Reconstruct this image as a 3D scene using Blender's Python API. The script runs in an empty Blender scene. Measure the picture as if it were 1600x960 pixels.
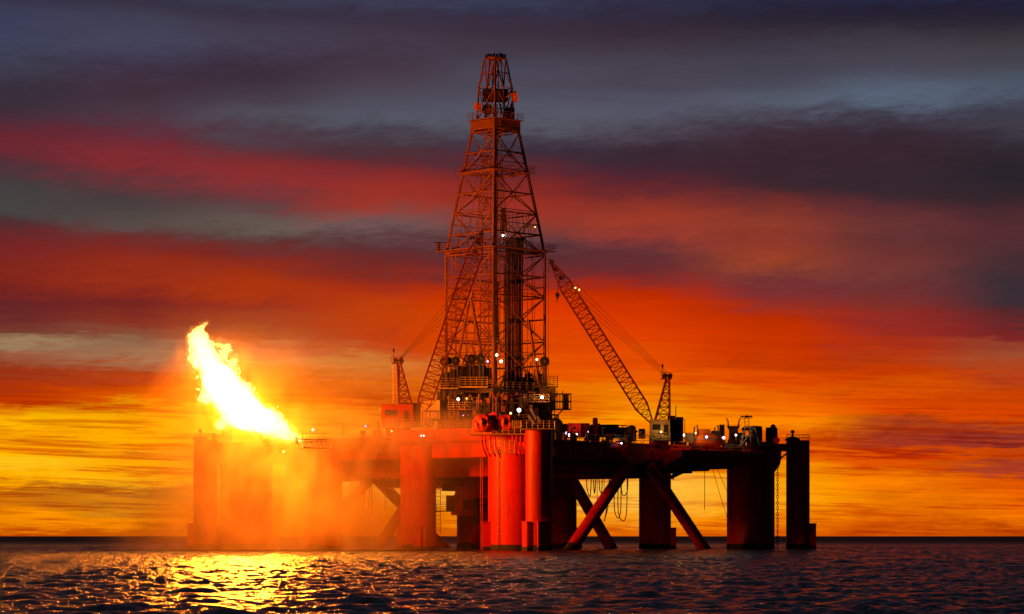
import bpy, bmesh, math, random
import numpy as np
from mathutils import Vector, Matrix
random.seed(7)
SC = bpy.context.scene
COL = SC.collection
# ------------------------------------------------------------------ camera
FP, HZ, CH = 4270.0, 838.0, 2.2        # focal length in pixels of a 1600 px frame, horizon row, camera height
cam = bpy.data.objects.new('camera', bpy.data.cameras.new('camera')); COL.objects.link(cam)
cam.location = (0, 0, CH); cam.rotation_euler = (math.radians(90), 0, 0)
cam.data.sensor_width = 36; cam.data.lens = FP / 1600 * 36
cam.data.shift_y = (HZ - 480) / 1600
cam.data.clip_start = 1; cam.data.clip_end = 60000
SC.camera = cam
SC.view_settings.view_transform = 'Standard'; SC.view_settings.look = 'None'
SC.view_settings.exposure = 0; SC.view_settings.gamma = 1
SC.cycles.use_denoising = True
SC.cycles.max_bounces = 5; SC.cycles.diffuse_bounces = 2; SC.cycles.glossy_bounces = 3
SC.cycles.volume_bounces = 1; SC.cycles.transparent_max_bounces = 12
SC.cycles.sample_clamp_indirect = 6
SC.cycles.volume_step_rate = 1.0; SC.cycles.volume_max_steps = 128

def lin(h):
    h = h.lstrip('#'); c = [int(h[i:i+2], 16) / 255 for i in (0, 2, 4)]
    return [x / 12.92 if x <= .04045 else ((x + .055) / 1.055) ** 2.4 for x in c] + [1]

class NT:
    def __init__(s, nt): s.nt = nt; s.n = nt.nodes; s.l = nt.links
    def sock(s, node, i, v):
        if v is None: return
        if isinstance(v, bpy.types.NodeSocket): s.l.new(v, node.inputs[i])
        else: node.inputs[i].default_value = v
    def m(s, op, a, b=None, c=None, clamp=False):
        n = s.n.new('ShaderNodeMath'); n.operation = op; n.use_clamp = clamp
        s.sock(n, 0, a); s.sock(n, 1, b); s.sock(n, 2, c); return n.outputs[0]
    def vec(s, x, y, z=0.0):
        n = s.n.new('ShaderNodeCombineXYZ'); s.sock(n, 0, x); s.sock(n, 1, y); s.sock(n, 2, z); return n.outputs[0]
    def noise(s, v, scale, detail=3.0, rough=.5, dist=0.0):
        n = s.n.new('ShaderNodeTexNoise'); s.sock(n, 'Vector', v)
        n.inputs['Scale'].default_value = scale; n.inputs['Detail'].default_value = detail
        n.inputs['Roughness'].default_value = rough; n.inputs['Distortion'].default_value = dist
        return n.outputs['Fac']
    def ramp(s, f, stops, interp='LINEAR'):
        n = s.n.new('ShaderNodeValToRGB'); r = n.color_ramp; r.interpolation = interp
        stops = sorted(stops)
        r.elements[0].position = stops[0][0]; r.elements[0].color = stops[0][1]
        r.elements[1].position = stops[-1][0]; r.elements[1].color = stops[-1][1]
        for p, c in stops[1:-1]: r.elements.new(p).color = c
        s.sock(n, 0, f); return n.outputs[0]
    def mix(s, f, a, b, mode='MIX'):
        n = s.n.new('ShaderNodeMix'); n.data_type = 'RGBA'; n.blend_type = mode
        s.sock(n, 0, f); s.sock(n, 6, a); s.sock(n, 7, b); return n.outputs[2]
    def smooth(s, v, lo, hi):
        n = s.n.new('ShaderNodeMapRange'); n.interpolation_type = 'SMOOTHSTEP'
        s.sock(n, 0, v); n.inputs[1].default_value = lo; n.inputs[2].default_value = hi; return n.outputs[0]

# ------------------------------------------------------------------ dusk sky (world)
SKY = """
0 34364b 383b50 3b3e52 3d4056 3b3f56 32344b 2a2d44 272b44 262a42
20 3a3548 3a3345 3b3546 3b3446 36344a 332f42 2a2639 27243a 252339
35 40425a 423f50 3e3645 3c3342 3a3040 352c3b 2b2533 272231 252130
60 42465e 474a5f 4a4658 483f4f 42353f 3d2f38 37303a 38333c 363238
90 41445a 46445a 42394a 463a48 47424f 4a4552 484654 4a4750 46454c
115 40404f 42384a 40303e 4a3a46 50505f 4c4855 464450 4b4856 49484f
140 3c3643 432f3c 443642 514b58 504a57 4b4550 50525f 5a6878 52606f
162 3b323e 463440 4d4550 555260 585a68 56586a 5b6473 5f6f82 4f5768
182 3f313c 4b3c48 555560 5a606c 5a5c69 585b68 4e4a58 45414f 3e3b49
203 5a2e38 5c3440 4e434e 4a444f 5c5f6a 524c58 3f2f3a 3b2f3a 46454f
226 742e36 75303a 5a3840 4a3640 3f3340 3c2d38 402c36 3b2a34 35303a
250 70303a 8c3438 803338 5c3038 432f3c 3c2a36 3c2833 3d2832 30262f
275 50353e 7c333a 9a3838 903434 6b2c34 48293a 3c2934 382a35 2b2630
302 464248 4c3c44 843840 a83c34 96342c 6a2c34 3f2a34 352834 2a2630
328 4c4c50 4c4448 5c4148 a04038 a83c36 a04034 7c3436 5a303a 3c2a34
350 482f38 5c5254 6e6664 74606a 8a4038 a84438 a04838 743a3e 582f38
375 702c32 6c3438 5a3c40 603c44 60404a 944040 8c3c38 64373c 5a303a
400 822e30 8a302c 7c2e30 643038 4c2f3c 60343e a84a34 74383c 4a303a
425 8a3028 a43a28 a43a28 84302c 80302f 6a303a 90443a 80403e 44303a
450 842c28 983428 c04424 b83c28 d03c20 b83624 6c3440 6c3640 3c303c
475 6c2a30 7c2c2c a43c2c c84a28 e8441e d84020 a03830 883634 40303e
500 702e32 8c382e b04c30 cc4c28 f04c1e e04420 c43c24 983432 5c2c34
525 7c4038 905040 b85c38 cc4c2c ec4e1e e84a20 d04022 a03630 802c30
545 a8886c 98705a c87850 d06038 e8501e ec5420 d84420 b03a2a 9c4a38
565 a05c44 a8785c d88850 e08848 ee5c20 f05820 d04820 c04428 a8543c
590 a44028 b44a2c d87838 e07438 f06020 f06420 ee5820 d44a24 c04c2c
605 a83c24 c04828 e07030 e47030 f07824 f88024 f06c24 e05c26 c4502a
630 c44420 e05c20 f08c28 d86028 ec6c20 f88c28 f47020 dc5020 d04c22
650 e8902c f0a82c fcac34 f08c30 f07c20 ffa428 f88028 e85820 d44c20
670 ffc030 ffb62e fcb834 ffa838 ffa028 ff8c20 ff9428 b04828 c05028
690 f8a82c ffb42c ffb038 ffb440 ff9c24 f88020 e86420 a03c2c 8c3830
710 fcc030 f0a030 ffb038 ffb03c ffb030 ff9c30 f88024 e05820 d05424
730 ffc838 ffb830 fcb038 f8b040 ffb840 ffb03c ffa828 e06820 a84430
750 ffb82c ffbe34 ffb838 ffb840 ffc450 ffc04c ffb030 f88420 d85c20
770 c87c28 b87028 e09c34 f0a038 ffc858 ffc850 ffb034 f08020 e06420
790 d87c28 d88c2c e49030 f09830 ffb440 ffc44c ffb034 e87c24 e87020
812 f8981c f89420 f08828 f08828 f09030 ffa838 f89028 e07020 f07c20
838 c05018 c86018 d06818 d86820 e07020 e87820 e06820 cc5820 c85820"""
rows = [r.split() for r in SKY.strip().split('\n')]
w = bpy.data.worlds.new('World'); SC.world = w; w.use_nodes = True
T = NT(w.node_tree); T.n.clear()
tc = T.n.new('ShaderNodeTexCoord'); sp = T.n.new('ShaderNodeSeparateXYZ'); T.l.new(tc.outputs['Generated'], sp.inputs[0])
X, Y, Z = sp.outputs
hyp = T.m('SQRT', T.m('ADD', T.m('MULTIPLY', X, X), T.m('MULTIPLY', Y, Y)))
az = T.m('ARCTAN2', X, Y)                                   # azimuth, 0 = +Y
el = T.m('DIVIDE', Z, T.m('MAXIMUM', hyp, .001))            # tangent of the elevation
nv = T.vec(T.m('MULTIPLY', az, 9.0), T.m('ADD', T.m('MULTIPLY', el, 70.0), T.m('MULTIPLY', az, 5.0)), 3.1)
n1 = T.noise(nv, 1.0, 5, .55, .6)
nv2 = T.vec(T.m('MULTIPLY', az, 20.0), T.m('ADD', T.m('MULTIPLY', el, 300.0), T.m('MULTIPLY', az, 8.0)), 7.7)
n2 = T.noise(nv2, 1.0, 4, .6, .4)
nv3 = T.vec(T.m('MULTIPLY', az, 42.0), T.m('SUBTRACT', T.m('MULTIPLY', el, 110.0), T.m('MULTIPLY', az, 9.0)), 1.7)
n3 = T.noise(nv3, 1.0, 6, .62, .9)
lowfac = T.smooth(el, .13, .0)                              # thin streaks crowd towards the horizon
nv4 = T.vec(T.m('MULTIPLY', az, 26.0), T.m('ADD', T.m('MULTIPLY', el, 900.0), T.m('MULTIPLY', az, 26.0)), 4.4)
n4 = T.noise(nv4, 1.0, 4, .6, .5)
nv5 = T.vec(T.m('MULTIPLY', az, 90.0), T.m('ADD', T.m('MULTIPLY', el, 620.0), T.m('MULTIPLY', az, -34.0)), 9.4)
n5 = T.noise(nv5, 1.0, 5, .65, .7)
warp = T.m('ADD', T.m('MULTIPLY', T.m('SUBTRACT', n1, .5), .010),
           T.m('ADD', T.m('MULTIPLY', T.m('SUBTRACT', n2, .5), T.m('ADD', .0025, T.m('MULTIPLY', lowfac, .016))),
               T.m('ADD', T.m('MULTIPLY', T.m('SUBTRACT', n5, .5), .007), T.m('MULTIPLY', T.m('SUBTRACT', n3, .5), .009))))
pos = T.m('SUBTRACT', 1.0, T.m('DIVIDE', T.m('ADD', el, warp), 838 / FP), clamp=True)   # 0 at the frame top, 1 at the horizon
col = None
for k in range(9):
    st = [(min(1, float(r[0]) / 838), lin(r[1 + k])) for r in rows]
    st = sorted(st)
    lo = [s for i, s in enumerate(st) if i <= 20]; hi = [s for i, s in enumerate(st) if i >= 20]
    a = T.ramp(pos, lo, 'B_SPLINE'); b = T.ramp(pos, hi, 'EASE')
    c = T.mix(T.m('GREATER_THAN', pos, st[20][0]), a, b)
    if col is None: col = c
    else:
        a0 = math.atan((200 * (k - 1) - 800) / FP); a1 = math.atan((200 * k - 800) / FP)
        col = T.mix(T.smooth(T.m('ADD', az, T.m('MULTIPLY', T.m('SUBTRACT', n1, .5), .03)), a0, a1), col, c)
# brightness breakup
br = T.m('ADD', .66, T.m('ADD', T.m('MULTIPLY', n3, .36), T.m('MULTIPLY', n5, .28)))
hs = T.n.new('ShaderNodeHueSaturation'); hs.inputs['Saturation'].default_value = 1.03; T.l.new(col, hs.inputs['Color']); col = hs.outputs[0]
col = T.mix(T.smooth(el, .03, .07), T.mix(1.0, col, (1.0, .88, .86, 1), 'MULTIPLY'), T.mix(1.0, col, (.91, .91, .77, 1), 'MULTIPLY'))
col = T.mix(T.smooth(el, .115, .15), col, T.mix(1.0, col, (1.02, .985, 1.2, 1), 'MULTIPLY'))
# thin dark and bright bars low over the horizon: red cloud against the yellow gaps
bars = T.m('MULTIPLY', T.m('MULTIPLY', T.smooth(T.m('ADD', T.m('MULTIPLY', n2, .5), T.m('MULTIPLY', n4, .5)), .50, .595), T.smooth(el, .075, .03)), .85)
col = T.mix(bars, col, T.mix(1.0, col, (.74, .36, .50, 1), 'MULTIPLY'))
lite = T.m('MULTIPLY', T.m('MULTIPLY', T.smooth(T.m('ADD', T.m('MULTIPLY', n2, .4), T.m('MULTIPLY', n4, .6)), .47, .38), T.smooth(el, .10, .03)), .6)
col = T.mix(lite, col, T.mix(1.0, col, (1.22, 1.27, 1.35, 1), 'MULTIPLY'))
col = T.mix(1.0, col, T.vec(br, br, br), 'MULTIPLY')
# high dusk sky above the cloud deck: Nishita after sunset, dim
sk = T.n.new('ShaderNodeTexSky'); sk.sky_type = 'NISHITA'; sk.sun_disc = False
sk.sun_elevation = math.radians(-1.5); sk.sun_rotation = math.radians(0); sk.dust_density = 2
hi_ = T.mix(1.0, sk.outputs[0], (.12, .12, .13, 1), 'MULTIPLY')
hi_ = T.mix(1.0, hi_, (.011, .010, .015, 1), 'ADD')
col = T.mix(T.smooth(el, .19, .42), col, hi_)
# the sunset glow lives around the sun's azimuth only; the far side of the sky is dusk grey
away = T.smooth(T.m('ABSOLUTE', az), .35, 1.2)
col = T.mix(away, col, (.006, .0055, .008, 1))
below = T.smooth(el, .0, -.004)
col = T.mix(below, col, (.015, .013, .018, 1))
bg = T.n.new('ShaderNodeBackground'); T.l.new(col, bg.inputs[0]); bg.inputs[1].default_value = 1.0
wo = T.n.new('ShaderNodeOutputWorld'); T.l.new(bg.outputs[0], wo.inputs[0])

# ------------------------------------------------------------------ materials
def mat(name, base, rough=.5, metal=0.0, dirt=None, dscale=.6, dirtamt=.6, bump=.0, streak=False, spec=.5):
    m = bpy.data.materials.new(name); m.use_nodes = True; t = NT(m.node_tree)
    b = t.n['Principled BSDF']; b.inputs['Roughness'].default_value = rough; b.inputs['Metallic'].default_value = metal
    b.inputs['Specular IOR Level'].default_value = spec
    base = tuple(base) + (1,)
    if dirt is None: dirt = tuple(c * .45 for c in base[:3])
    g = t.n.new('ShaderNodeNewGeometry'); s = t.n.new('ShaderNodeSeparateXYZ'); t.l.new(g.outputs['Position'], s.inputs[0])
    v = t.vec(s.outputs[0], s.outputs[1], t.m('MULTIPLY', s.outputs[2], .18 if streak else 1.0))
    n = t.noise(v, dscale, 6, .65); n2 = t.noise(v, dscale * 5, 3, .6)
    f = t.m('MULTIPLY', t.smooth(t.m('ADD', n, t.m('MULTIPLY', t.m('SUBTRACT', n2, .5), .5)), .42, .72), dirtamt)
    t.l.new(t.mix(f, base, tuple(dirt) + (1,)), b.inputs['Base Color'])
    r = t.m('ADD', rough - .06, t.m('MULTIPLY', n2, .16), clamp=True); t.l.new(r, b.inputs['Roughness'])
    if streak:
        zz = t.m('MODULO', t.m('ADD', s.outputs[2], 20.3), 2.9); seam = t.m('MULTIPLY', t.m('LESS_THAN', zz, .09), .35)
        rv = t.vec(t.m('MULTIPLY', s.outputs[0], 1.6), t.m('MULTIPLY', s.outputs[1], 1.6), t.m('MULTIPLY', s.outputs[2], .07))
        run = t.m('MULTIPLY', t.smooth(t.noise(rv, 1.0, 4, .7), .56, .74), .6)
        src = b.inputs['Base Color'].links[0].from_socket
        t.l.new(t.mix(t.m('MAXIMUM', seam, run), src, tuple(q_ * .6 for q_ in dirt) + (1,)), b.inputs['Base Color'])
    if bump:
        bn = t.n.new('ShaderNodeBump'); bn.inputs['Strength'].default_value = bump; bn.inputs['Distance'].default_value = .05
        t.l.new(n2, bn.inputs['Height']); t.l.new(bn.outputs[0], b.inputs['Normal'])
    return m
def emat(name, colr, strength):
    m = bpy.data.materials.new(name); m.use_nodes = True; t = NT(m.node_tree); t.n.clear()
    e = t.n.new('ShaderNodeEmission'); e.inputs[0].default_value = tuple(colr) + (1,); e.inputs[1].default_value = strength
    o = t.n.new('ShaderNodeOutputMaterial'); t.l.new(e.outputs[0], o.inputs[0]); return m
M = {}
M['red'] = mat('red_hull_paint', (.57, .009, .002), .5, spec=.25, dirt=(.20, .006, .003), dscale=.35, dirtamt=.75, bump=.15, streak=True)
M['redplain'] = mat('red_paint', (.56, .012, .004), .5, spec=.25, dirtamt=.5)
M['steel'] = mat('derrick_steel', (.32, .088, .026), .55, spec=.3, dirt=(.16, .04, .015), dscale=.8, dirtamt=.6)
M['crane'] = mat('crane_paint', (.17, .02, .006), .55, spec=.2, dirtamt=.5)
M['yellow'] = mat('yellow_paint', (.55, .28, .05), .5, dirtamt=.5)
M['reddark'] = mat('dimmed_red_paint', (.26, .008, .003), .6, spec=.2, dirtamt=.7)  # the red paint again, with the dimming by mist put into its colour
M['white'] = mat('white_paint', (.42, .34, .22), .5, dirt=(.2, .12, .07), dirtamt=.5)
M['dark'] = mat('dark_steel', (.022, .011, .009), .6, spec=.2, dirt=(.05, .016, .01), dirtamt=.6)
M['grey'] = mat('grey_steel', (.12, .07, .05), .55, spec=.3, dirtamt=.6)
M['rope'] = mat('wire_rope', (.07, .05, .045), .55)
M['orange'] = mat('orange_grp', (.72, .15, .008), .4, dirtamt=.25)
M['tarp'] = mat('red_tarpaulin', (.6, .02, .015), .65, dscale=1.5, dirtamt=.6, bump=.4)
M['glass'] = mat('cab_glass', (.03, .03, .03), .08)
M['growth'] = mat('weed_growth', (.02, .010, .005), .8, dscale=1.2, bump=.5)

# ------------------------------------------------------------------ mesh building
def V(*a): return Vector(a)
class MB:
    def __init__(s): s.v = []; s.f = []
    def add(s, vs, fs):
        k = len(s.v); s.v += [tuple(p) for p in vs]; s.f += [tuple(i + k for i in f) for f in fs]; return s
    def hexa(s, p): return s.add(p, [(0,3,2,1),(4,5,6,7),(0,1,5,4),(1,2,6,5),(2,3,7,6),(3,0,4,7)])
    def box(s, c, size, ang=0.0):
        cx, cy, cz = c; x, y, z = (q / 2 for q in size); ca, sa = math.cos(ang), math.sin(ang)
        pts = [(-x,-y,-z),(x,-y,-z),(x,y,-z),(-x,y,-z),(-x,-y,z),(x,-y,z),(x,y,z),(-x,y,z)]
        return s.hexa([(cx + a*ca - b*sa, cy + a*sa + b*ca, cz + d) for a, b, d in pts])
    def prism(s, poly, z0, z1):
        n = len(poly)
        return s.add([(x, y, z0) for x, y in poly] + [(x, y, z1) for x, y in poly],
                     [tuple(range(n))[::-1], tuple(range(n, 2*n))] + [(i, (i+1) % n, (i+1) % n + n, i + n) for i in range(n)])
    def tube(s, pts, r, seg=6, r2=None, cap=True):
        pts = [Vector(p) for p in pts]; n = len(pts); rings = []
        up = None
        for i, p in enumerate(pts):
            d = (pts[min(i+1, n-1)] - pts[max(i-1, 0)])
            d = d.normalized() if d.length > 1e-9 else V(0,0,1)
            if up is None or abs(up.dot(d)) > .95: up = V(0,0,1) if abs(d.z) < .9 else V(0,1,0)
            x = d.cross(up).normalized(); y = d.cross(x).normalized(); up = up if abs(d.z) < .9 else up
            rr = r if r2 is None else r + (r2 - r) * i / max(1, n-1)
            rings.append([p + x * math.cos(6.28318*k/seg) * rr + y * math.sin(6.28318*k/seg) * rr for k in range(seg)])
        vs = [q for g in rings for q in g]; fs = []
        for i in range(n-1):
            for k in range(seg):
                a = i*seg + k; b = i*seg + (k+1) % seg; fs.append((a, b, b+seg, a+seg))
        if cap: fs.append(tuple(range(seg))[::-1]); fs.append(tuple(range((n-1)*seg, n*seg)))
        return s.add(vs, fs)
    def bar(s, a, b, r=.06, seg=4): return s.tube([a, b], r, seg)
    def lathe(s, c, prof, seg=24, axis='z'):
        cx, cy, cz = c; vs = []; n = len(prof)
        for r, h in prof:
            for k in range(seg):
                a = 6.28318*k/seg; x, y = r*math.cos(a), r*math.sin(a)
                vs.append({'z': (cx+x, cy+y, cz+h), 'x': (cx+h, cy+x, cz+y), 'y': (cx+x, cy+h, cz+y)}[axis])
        fs = [(i*seg+k, i*seg+(k+1) % seg, (i+1)*seg+(k+1) % seg, (i+1)*seg+k) for i in range(n-1) for k in range(seg)]
        fs += [tuple(range(seg))[::-1], tuple(range((n-1)*seg, n*seg))]
        return s.add(vs, fs)
    def rail(s, pts, h=1.1, step=1.6, r=.035, mids=2, closed=False):
        pts = [Vector(p) for p in pts]
        if closed: pts = pts + [pts[0]]
        for a, b in zip(pts, pts[1:]):
            L = (b-a).length; k = max(1, round(L/step))
            for i in range(k+1):
                p = a.lerp(b, i/k); s.bar(p, p + V(0,0,h), r)
            for j in range(mids+1):
                z = V(0,0,h*(j+1)/(mids+1)); s.bar(a+z, b+z, r)
        return s
    def lattice(s, a, b, w0, w1, n, rc=.09, rb=.045, up=V(0,0,1), h0=None, h1=None, wm=None):
        """four chords between a and b with zig-zag bracing on each face"""
        a, b = Vector(a), Vector(b); d = (b-a).normalized(); x = d.cross(up).normalized(); y = x.cross(d).normalized()
        h0 = h0 or w0; h1 = h1 or w1
        def cor(t):
            if wm:   # taper at both ends
                if t < wm[0]: q = t/wm[0]; ww = w0+(wm[1]-w0)*q; hh = h0+(wm[1]-h0)*q
                elif t > wm[2]: q = (t-wm[2])/(1-wm[2]); ww = wm[1]+(w1-wm[1])*q; hh = wm[1]+(h1-wm[1])*q
                else: ww = hh = wm[1]
            else: ww = w0+(w1-w0)*t; hh = h0+(h1-h0)*t
            p = a.lerp(b, t)
            return [p + x*ww/2*sx + y*hh/2*sy for sx, sy in ((-1,-1),(1,-1),(1,1),(-1,1))]
        st = [cor(i/n) for i in range(n+1)]
        for i in range(n):
            for k in range(4):
                s.bar(st[i][k], st[i+1][k], rc)
                k2 = (k+1) % 4
                if i % 2: s.bar(st[i][k], st[i+1][k2], rb)
                else: s.bar(st[i][k2], st[i+1][k], rb)
                s.bar(st[i][k], st[i][k2], rb)
        for k in range(4): s.bar(st[n][k], st[n][(k+1) % 4], rb)
        return s
    def build_each(s, name, m, parent, **k):
        """every separate piece becomes a part of its own"""
        root = list(range(len(s.v)))
        def find(i):
            while root[i] != i: root[i] = root[root[i]]; i = root[i]
            return i
        for f in s.f:
            for q in f[1:]: root[find(q)] = find(f[0])
        grp = {}
        for f in s.f: grp.setdefault(find(f[0]), []).append(f)
        for fs in grp.values():
            ids = sorted({i for f in fs for i in f}); mp = {i: j for j, i in enumerate(ids)}
            MB().add([s.v[i] for i in ids], [tuple(mp[i] for i in f) for f in fs]).build(name, m, parent, **k)
    def build(s, name, m, parent=None, smooth=False, bevel=0):
        vs = np.array(s.v, dtype=float)
        if parent is not None: org = ORG[parent.name]
        else: org = np.array([(vs[:,0].min()+vs[:,0].max())/2, (vs[:,1].min()+vs[:,1].max())/2, vs[:,2].min()])
        me = bpy.data.meshes.new(name); me.from_pydata((vs-org).tolist(), [], s.f); me.update()
        if isinstance(m, str): m = M[m]
        me.materials.append(m)
        o = bpy.data.objects.new(name, me); COL.objects.link(o)
        if parent is None: o.location = org
        else: o.parent = parent
        ORG[o.name] = org
        if smooth:
            me.shade_smooth()
            bm = bmesh.new(); bm.from_mesh(me)
            for e in bm.edges:
                if len(e.link_faces) == 2 and e.calc_face_angle(0) > .6: e.smooth = False
            bm.to_mesh(me); bm.free()
        if bevel:
            b = o.modifiers.new('bevel', 'BEVEL'); b.width = bevel; b.segments = 2; b.limit_method = 'ANGLE'
        return o
ORG = {}
def sub(name, mb, m, parent, **k):
    """a mesh under another mesh or empty, given in world coordinates"""
    o = mb.build(name, m, None, **k); porg = ORG[parent.name]; c = ORG[o.name]
    o.parent = parent; o.location = Vector(c - porg); return o
def tag(o, label=None, cat=None, group=None, kind=None):
    if label: o['label'] = label
    if cat: o['category'] = cat
    if group: o['group'] = group
    if kind: o['kind'] = kind
    return o
def thing(name, loc, label, cat, group=None):
    o = bpy.data.objects.new(name, None); COL.objects.link(o); o.location = loc; o.empty_display_size = .5
    ORG[o.name] = np.array(loc, dtype=float); return tag(o, label, cat, group)
def W(px, py, Y): return V((px-800)*Y/FP, Y, CH+(HZ-py)*Y/FP)          # a point of the place, from its bearing and distance
# rig frame: a runs along the two rows of columns, b across them
F0 = V(.5, 418, 0); AX = V(-.7546, .6562, 0); BX = V(.6562, .7546, 0)
def R(a, b, z=0.0): return F0 + AX*a + BX*b + V(0,0,z)
def Rxy(a, b): p = R(a, b); return (p.x, p.y)
ANG = math.atan2(BX.y, BX.x)

# ------------------------------------------------------------------ sea
def build_sea():
    rng = np.random.default_rng(3)
    rows_ = list(np.arange(-300, 40, 20.0)); y = 40.0
    while y < 72: rows_.append(y); y += 1.5
    while y < 560: rows_.append(y); y += .16 + (y-72)*.0021
    while y < 45000: rows_.append(y); y *= 1.06
    rows_.append(45000.0)
    Yv = np.array(rows_); n = 760
    u = np.linspace(-1, 1, n); sx = np.sign(u)*(.42*np.abs(u) + .58*np.abs(u)**5)
    half = np.where(Yv < 560, 34 + .40*np.abs(Yv), 34 + .40*560 + (Yv-560)*.9) + 12
    Xg = half[:, None]*sx[None, :]; Yg = np.repeat(Yv[:, None], n, 1)
    dy = np.gradient(Yv)[:, None]; dx = (half*.42*2/n)[:, None]
    dxm = np.maximum(dx*np.where(np.abs(u)[None, :] > .6, 3, 1), 0)
    Zg = np.zeros_like(Xg); DX = np.zeros_like(Xg); DY = np.zeros_like(Xg)
    for i in range(84):
        lam = .75*(9/.75)**rng.random(); k = 2*math.pi/lam
        th = rng.normal(-1.75, .8)                      # wind sea running mostly towards the camera
        kx, ky = k*math.cos(th), k*math.sin(th)
        A = .0076*lam**.55*rng.uniform(.5, 1.2)
        res = np.clip(lam/(2.6*np.maximum(dy*abs(math.sin(th)), dxm*abs(math.cos(th)))+1e-6) - .6, 0, 1)
        ph = kx*Xg + ky*Yg + rng.uniform(0, 6.28)
        grp = .65 + .35*np.sin(Xg*rng.uniform(.02,.08)+Yg*rng.uniform(.01,.05)+rng.uniform(0,6.28))
        A = A*res*grp
        Zg += A*np.cos(ph); DX -= .8*A*math.cos(th)*np.sin(ph); DY -= .8*A*math.sin(th)*np.sin(ph)
    Xg = Xg + DX; Yg = Yg + DY
    fade = np.clip((3000-Yv)/2400, 0, 1)[:, None]; Zg = Zg*fade
    m_, n_ = Xg.shape
    co = np.stack([Xg, Yg, Zg], -1).reshape(-1, 3).astype(np.float32)
    idx = np.arange(m_*n_).reshape(m_, n_)
    q = np.stack([idx[:-1,:-1], idx[:-1,1:], idx[1:,1:], idx[1:,:-1]], -1).reshape(-1, 4)
    me = bpy.data.meshes.new('sea'); me.vertices.add(len(co)); me.vertices.foreach_set('co', co.ravel())
    me.loops.add(q.size); me.loops.foreach_set('vertex_index', q.ravel().astype(np.int32))
    me.polygons.add(len(q)); me.polygons.foreach_set('loop_start', np.arange(0, q.size, 4, dtype=np.int32))
    me.update(calc_edges=True); me.shade_smooth()
    o = bpy.data.objects.new('sea', me); COL.objects.link(o); o['kind'] = 'structure'
    m = bpy.data.materials.new('sea_water'); m.use_nodes = True; t = NT(m.node_tree); b = t.n['Principled BSDF']
    b.inputs['Base Color'].default_value = (.006, .006, .009, 1); b.inputs['IOR'].default_value = 1.333
    b.inputs['Roughness'].default_value = .11
    g = t.n.new('ShaderNodeNewGeometry')
    mp = t.n.new('ShaderNodeMapping'); mp.inputs['Scale'].default_value = (1, .8, 1); t.l.new(g.outputs['Position'], mp.inputs[0])
    h = t.m('ADD', t.m('MULTIPLY', t.noise(mp.outputs[0], 2.6, 4, .68, .2), 1.0), t.m('MULTIPLY', t.noise(mp.outputs[0], 8.0, 3, .65, .2), .30))
    bn = t.n.new('ShaderNodeBump'); bn.inputs['Strength'].default_value = 1; bn.inputs['Distance'].default_value = .32
    t.l.new(h, bn.inputs['Height']); t.l.new(bn.outputs[0], b.inputs['Normal'])
    sp_ = t.n.new('ShaderNodeSeparateXYZ'); t.l.new(g.outputs['Position'], sp_.inputs[0])
    far = t.smooth(sp_.outputs[1], 150, 1500)          # waves too small to model far out: rougher water
    t.l.new(t.m('ADD', .10, t.m('MULTIPLY', far, .42)), b.inputs['Roughness'])
    t.l.new(t.m('ADD', .36, t.m('MULTIPLY', far, 1.1)), bn.inputs['Distance'])
    b.inputs['Specular IOR Level'].default_value = .12
    me.materials.append(m)
build_sea()

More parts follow.
